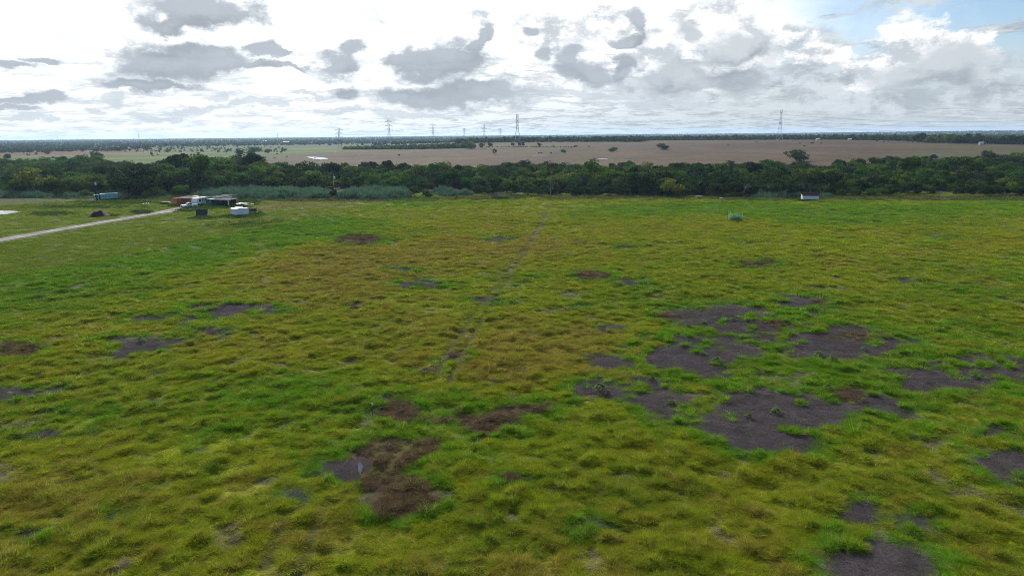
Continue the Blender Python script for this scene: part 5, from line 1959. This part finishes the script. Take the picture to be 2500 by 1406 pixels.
def cattle():
    import bmesh
    def cow_mesh(seed, graze):
        """one continuous skinned body: trunk, neck, head, legs, tail"""
        me = bpy.data.meshes.new('cow')
        V = [(-.75, 0, 1.15), (-.2, 0, 1.12), (.45, 0, 1.15), (.8, 0, 1.25)]
        E = [(0, 1), (1, 2), (2, 3)]
        rad = [.34, .40, .38, .25]
        hd = [(1.1, 0, .85), (1.3, 0, .35), (1.36, 0, .12)] if graze else [(1.05, 0, 1.45), (1.32, 0, 1.5), (1.55, 0, 1.36)]
        k = len(V); V += hd; E += [(3, k), (k, k + 1), (k + 1, k + 2)]; rad += [.18, .15, .09]
        for x, base, off in ((.55, 2, .0), (-.68, 0, -.08)):
            for s in (-1, 1):
                k = len(V)
                V += [(x, s * .22, .85), (x + off, s * .23, .45), (x + .02, s * .23, .02)]
                E += [(base, k), (k, k + 1), (k + 1, k + 2)]
                rad += [.15, .08, .06]
        k = len(V)
        V += [(-1.08, 0, 1.1), (-1.15, 0, .55)]
        E += [(0, k), (k, k + 1)]
        rad += [.05, .03]
        for s in (-1, 1):
            V.append((hd[1][0] - .08, s * .26, hd[1][2] + .12)); E.append((5, len(V) - 1)); rad.append(.05)
        me.from_pydata(V, E, [])
        o = bpy.data.objects.new('cow_src', me)
        COL.objects.link(o)
        sk = o.modifiers.new('s', 'SKIN')
        for i, v in enumerate(me.skin_vertices[0].data):
            v.radius = (rad[i], rad[i])
            v.use_root = (i == 1)
        sb = o.modifiers.new('u', 'SUBSURF'); sb.levels = 1
        bpy.context.view_layer.update()
        dg = bpy.context.evaluated_depsgraph_get()
        out = bpy.data.meshes.new_from_object(o.evaluated_get(dg))
        bpy.data.objects.remove(o)
        out.materials.clear()
        out.materials.append(mat('black_hide', (.018, .015, .014), .7, var=.2))
        out.polygons.foreach_set('use_smooth', [True] * len(out.polygons))
        return out
    ms = [cow_mesh(1, True), cow_mesh(2, False)]
    spots = [(1316, 375.5, 'left of the pair near the dark track'), (1322, 376, 'right of the pair near the dark track'), (1345, 375.5, 'alone left of the dark track'), (1404, 359, 'high up left of the lone low tree'), (1408, 359, 'beside another high up left of the lone low tree'),
             (1438, 359.5, 'alone above the lone low tree'), (1778, 355.5, 'alone between the dark round tree and right pylon'), (1847, 350, 'left below the right pylon'), (1953, 352, 'below the long white barn'), (1981, 351.5, 'left of three right of the barn'), (1985, 351, 'middle of three right of the barn'), (2004, 352, 'right of three right of the barn'),
             (2141, 346.5, 'leftmost of the herd before the right tree row'), (2158, 347.5, 'second of the herd before the right tree row'), (2169, 347.5, 'third of the herd before the right tree row'), (2195, 344.5, 'farthest of the herd before the right tree row'), (2217, 346.5, 'next to last of the herd before the right tree row'), (2228, 346.8, 'last of the herd before the right tree row'), (2294, 349, 'at the foot of the yellow-green hedgerow trees'),
             (974, 381.5, 'alone on the brown field left of centre'), (700, 385, 'left of the bright pond'), (648, 386, 'far left of the bright pond'), (770, 389.5, 'at the near edge of the bright pond'), (1964, 359, 'alone above the big dark oak')]
    for i, (px, py, w) in enumerate(spots):
        p = G(px, py)
        o = link('cow', ms[i % 3 == 1], None, None, p, random.choice((0.1, 3.0, 0.5, 2.6, -.4)))
        tag(o, 'Tiny black cow %s' % w, 'cow', 'cattle in the brown field')
        o.scale = (1.12, 1.12, 1.12)


cattle()


def far_buildings():
    rf = mat('pale_metal_roof', (.72, .74, .76), .5, var=.05)
    wl = mat('far_wall', (.42, .40, .37), .8, var=.1)

    def house(px, py, wpx, L, W, h, rd, lab, rz=0.0, name='farmhouse', dz=0.0, dist=None):
        if dist is None:
            p = G(px, py)
        else:
            d = px_dir(np.array([px]), np.array([py]))[0]; k = np.hypot(d[0], d[1])
            p = Vector((d[0] / k * dist, d[1] / k * dist, 0)); p.z = float(T(p.x, p.y))
        s = wpx * mpp(p) / L
        t = empty(name, p, rz, lab, 'building', 'far buildings')
        t.scale = (s, s, s)
        MB().box(-L / 2, L / 2, -W / 2, W / 2, -.3, h).obj('wall', wl, t)
        for q in (-1, 1):
            MB().add([(-L / 2 - .4, q * (W / 2 + .4), h - .15), (L / 2 + .4, q * (W / 2 + .4), h - .15), (L / 2 + .4, 0, rd), (-L / 2 - .4, 0, rd), (-L / 2 - .4, q * (W / 2 + .4), h + .1), (L / 2 + .4, q * (W / 2 + .4), h + .1), (L / 2 + .4, 0, rd + .25), (-L / 2 - .4, 0, rd + .25)],
                     [(0, 1, 2, 3), (4, 5, 6, 7), (0, 1, 5, 4), (1, 2, 6, 5), (2, 3, 7, 6), (3, 0, 4, 7)]).obj('roof', rf, t)
        for k in range(3):
            x = -L / 2 + L * (k + .5) / 3
            MB().box(x - .6, x + .6, -W / 2 - .03, -W / 2 - .004, .9, 2.1).obj('window', GLASS, t)
    house(1940, 341.5, 15, 18, 8, 2.6, 4.2, 'long white-roofed barn at the edge of the right woods', name='barn')
    house(1997, 335, 8, 11, 8, 4.0, 6.2, 'small pale house among trees right of the long barn', dist=1190)
    house(2075, 335, 8, 13, 8, 3.6, 5.5, 'second small pale house farther right of the long barn', dist=1230)
    house(2398, 333, 9, 12, 9, 6.5, 9.2, 'pale house behind the tree row at the right', dist=1020)
    house(144, 363, 11, 16, 8, 3.2, 4.8, 'long pale house beyond the red soil field')
    house(118, 363, 5, 9, 7, 3.2, 4.8, 'small pale house left of the long one beyond the red soil')
    house(398, 360, 7, 12, 8, 3.0, 4.6, 'pale house right of the dark oaks at the left')
    house(700, 350, 16, 22, 9, 4.2, 6.5, 'long pale building in the hazy woods above the yellow field')
    house(760, 352, 10, 14, 9, 4.0, 6.0, 'shorter pale building right of the long hazy one')
    house(648, 347, 7, 14, 9, 5.0, 7.5, 'white-roofed house in hazy woods at left')


far_buildings()

# ------------------------------------------------------------------ haze


def haze():
    m = bpy.data.materials.new('haze')
    m.use_nodes = True
    m.cycles.volume_sampling = 'DISTANCE'
    m.cycles.homogeneous_volume = True
    nt = m.node_tree
    nt.nodes.clear()
    v = nt.nodes.new('ShaderNodeVolumePrincipled')
    v.inputs['Color'].default_value = (0.52, 0.74, 1.0, 1)
    v.inputs['Density'].default_value = HAZE_DENSITY
    v.inputs['Anisotropy'].default_value = 0.3
    o = nt.nodes.new('ShaderNodeOutputMaterial')
    nt.links.new(v.outputs[0], o.inputs['Volume'])
    q = 14600
    ob = MB().box(-q, q, -q, q, -3.0, 75.0).obj('haze', m)
    tag(ob, 'pale bluish haze over the whole countryside', 'haze', kind='stuff')


haze()
print('objects', len(scene.objects))
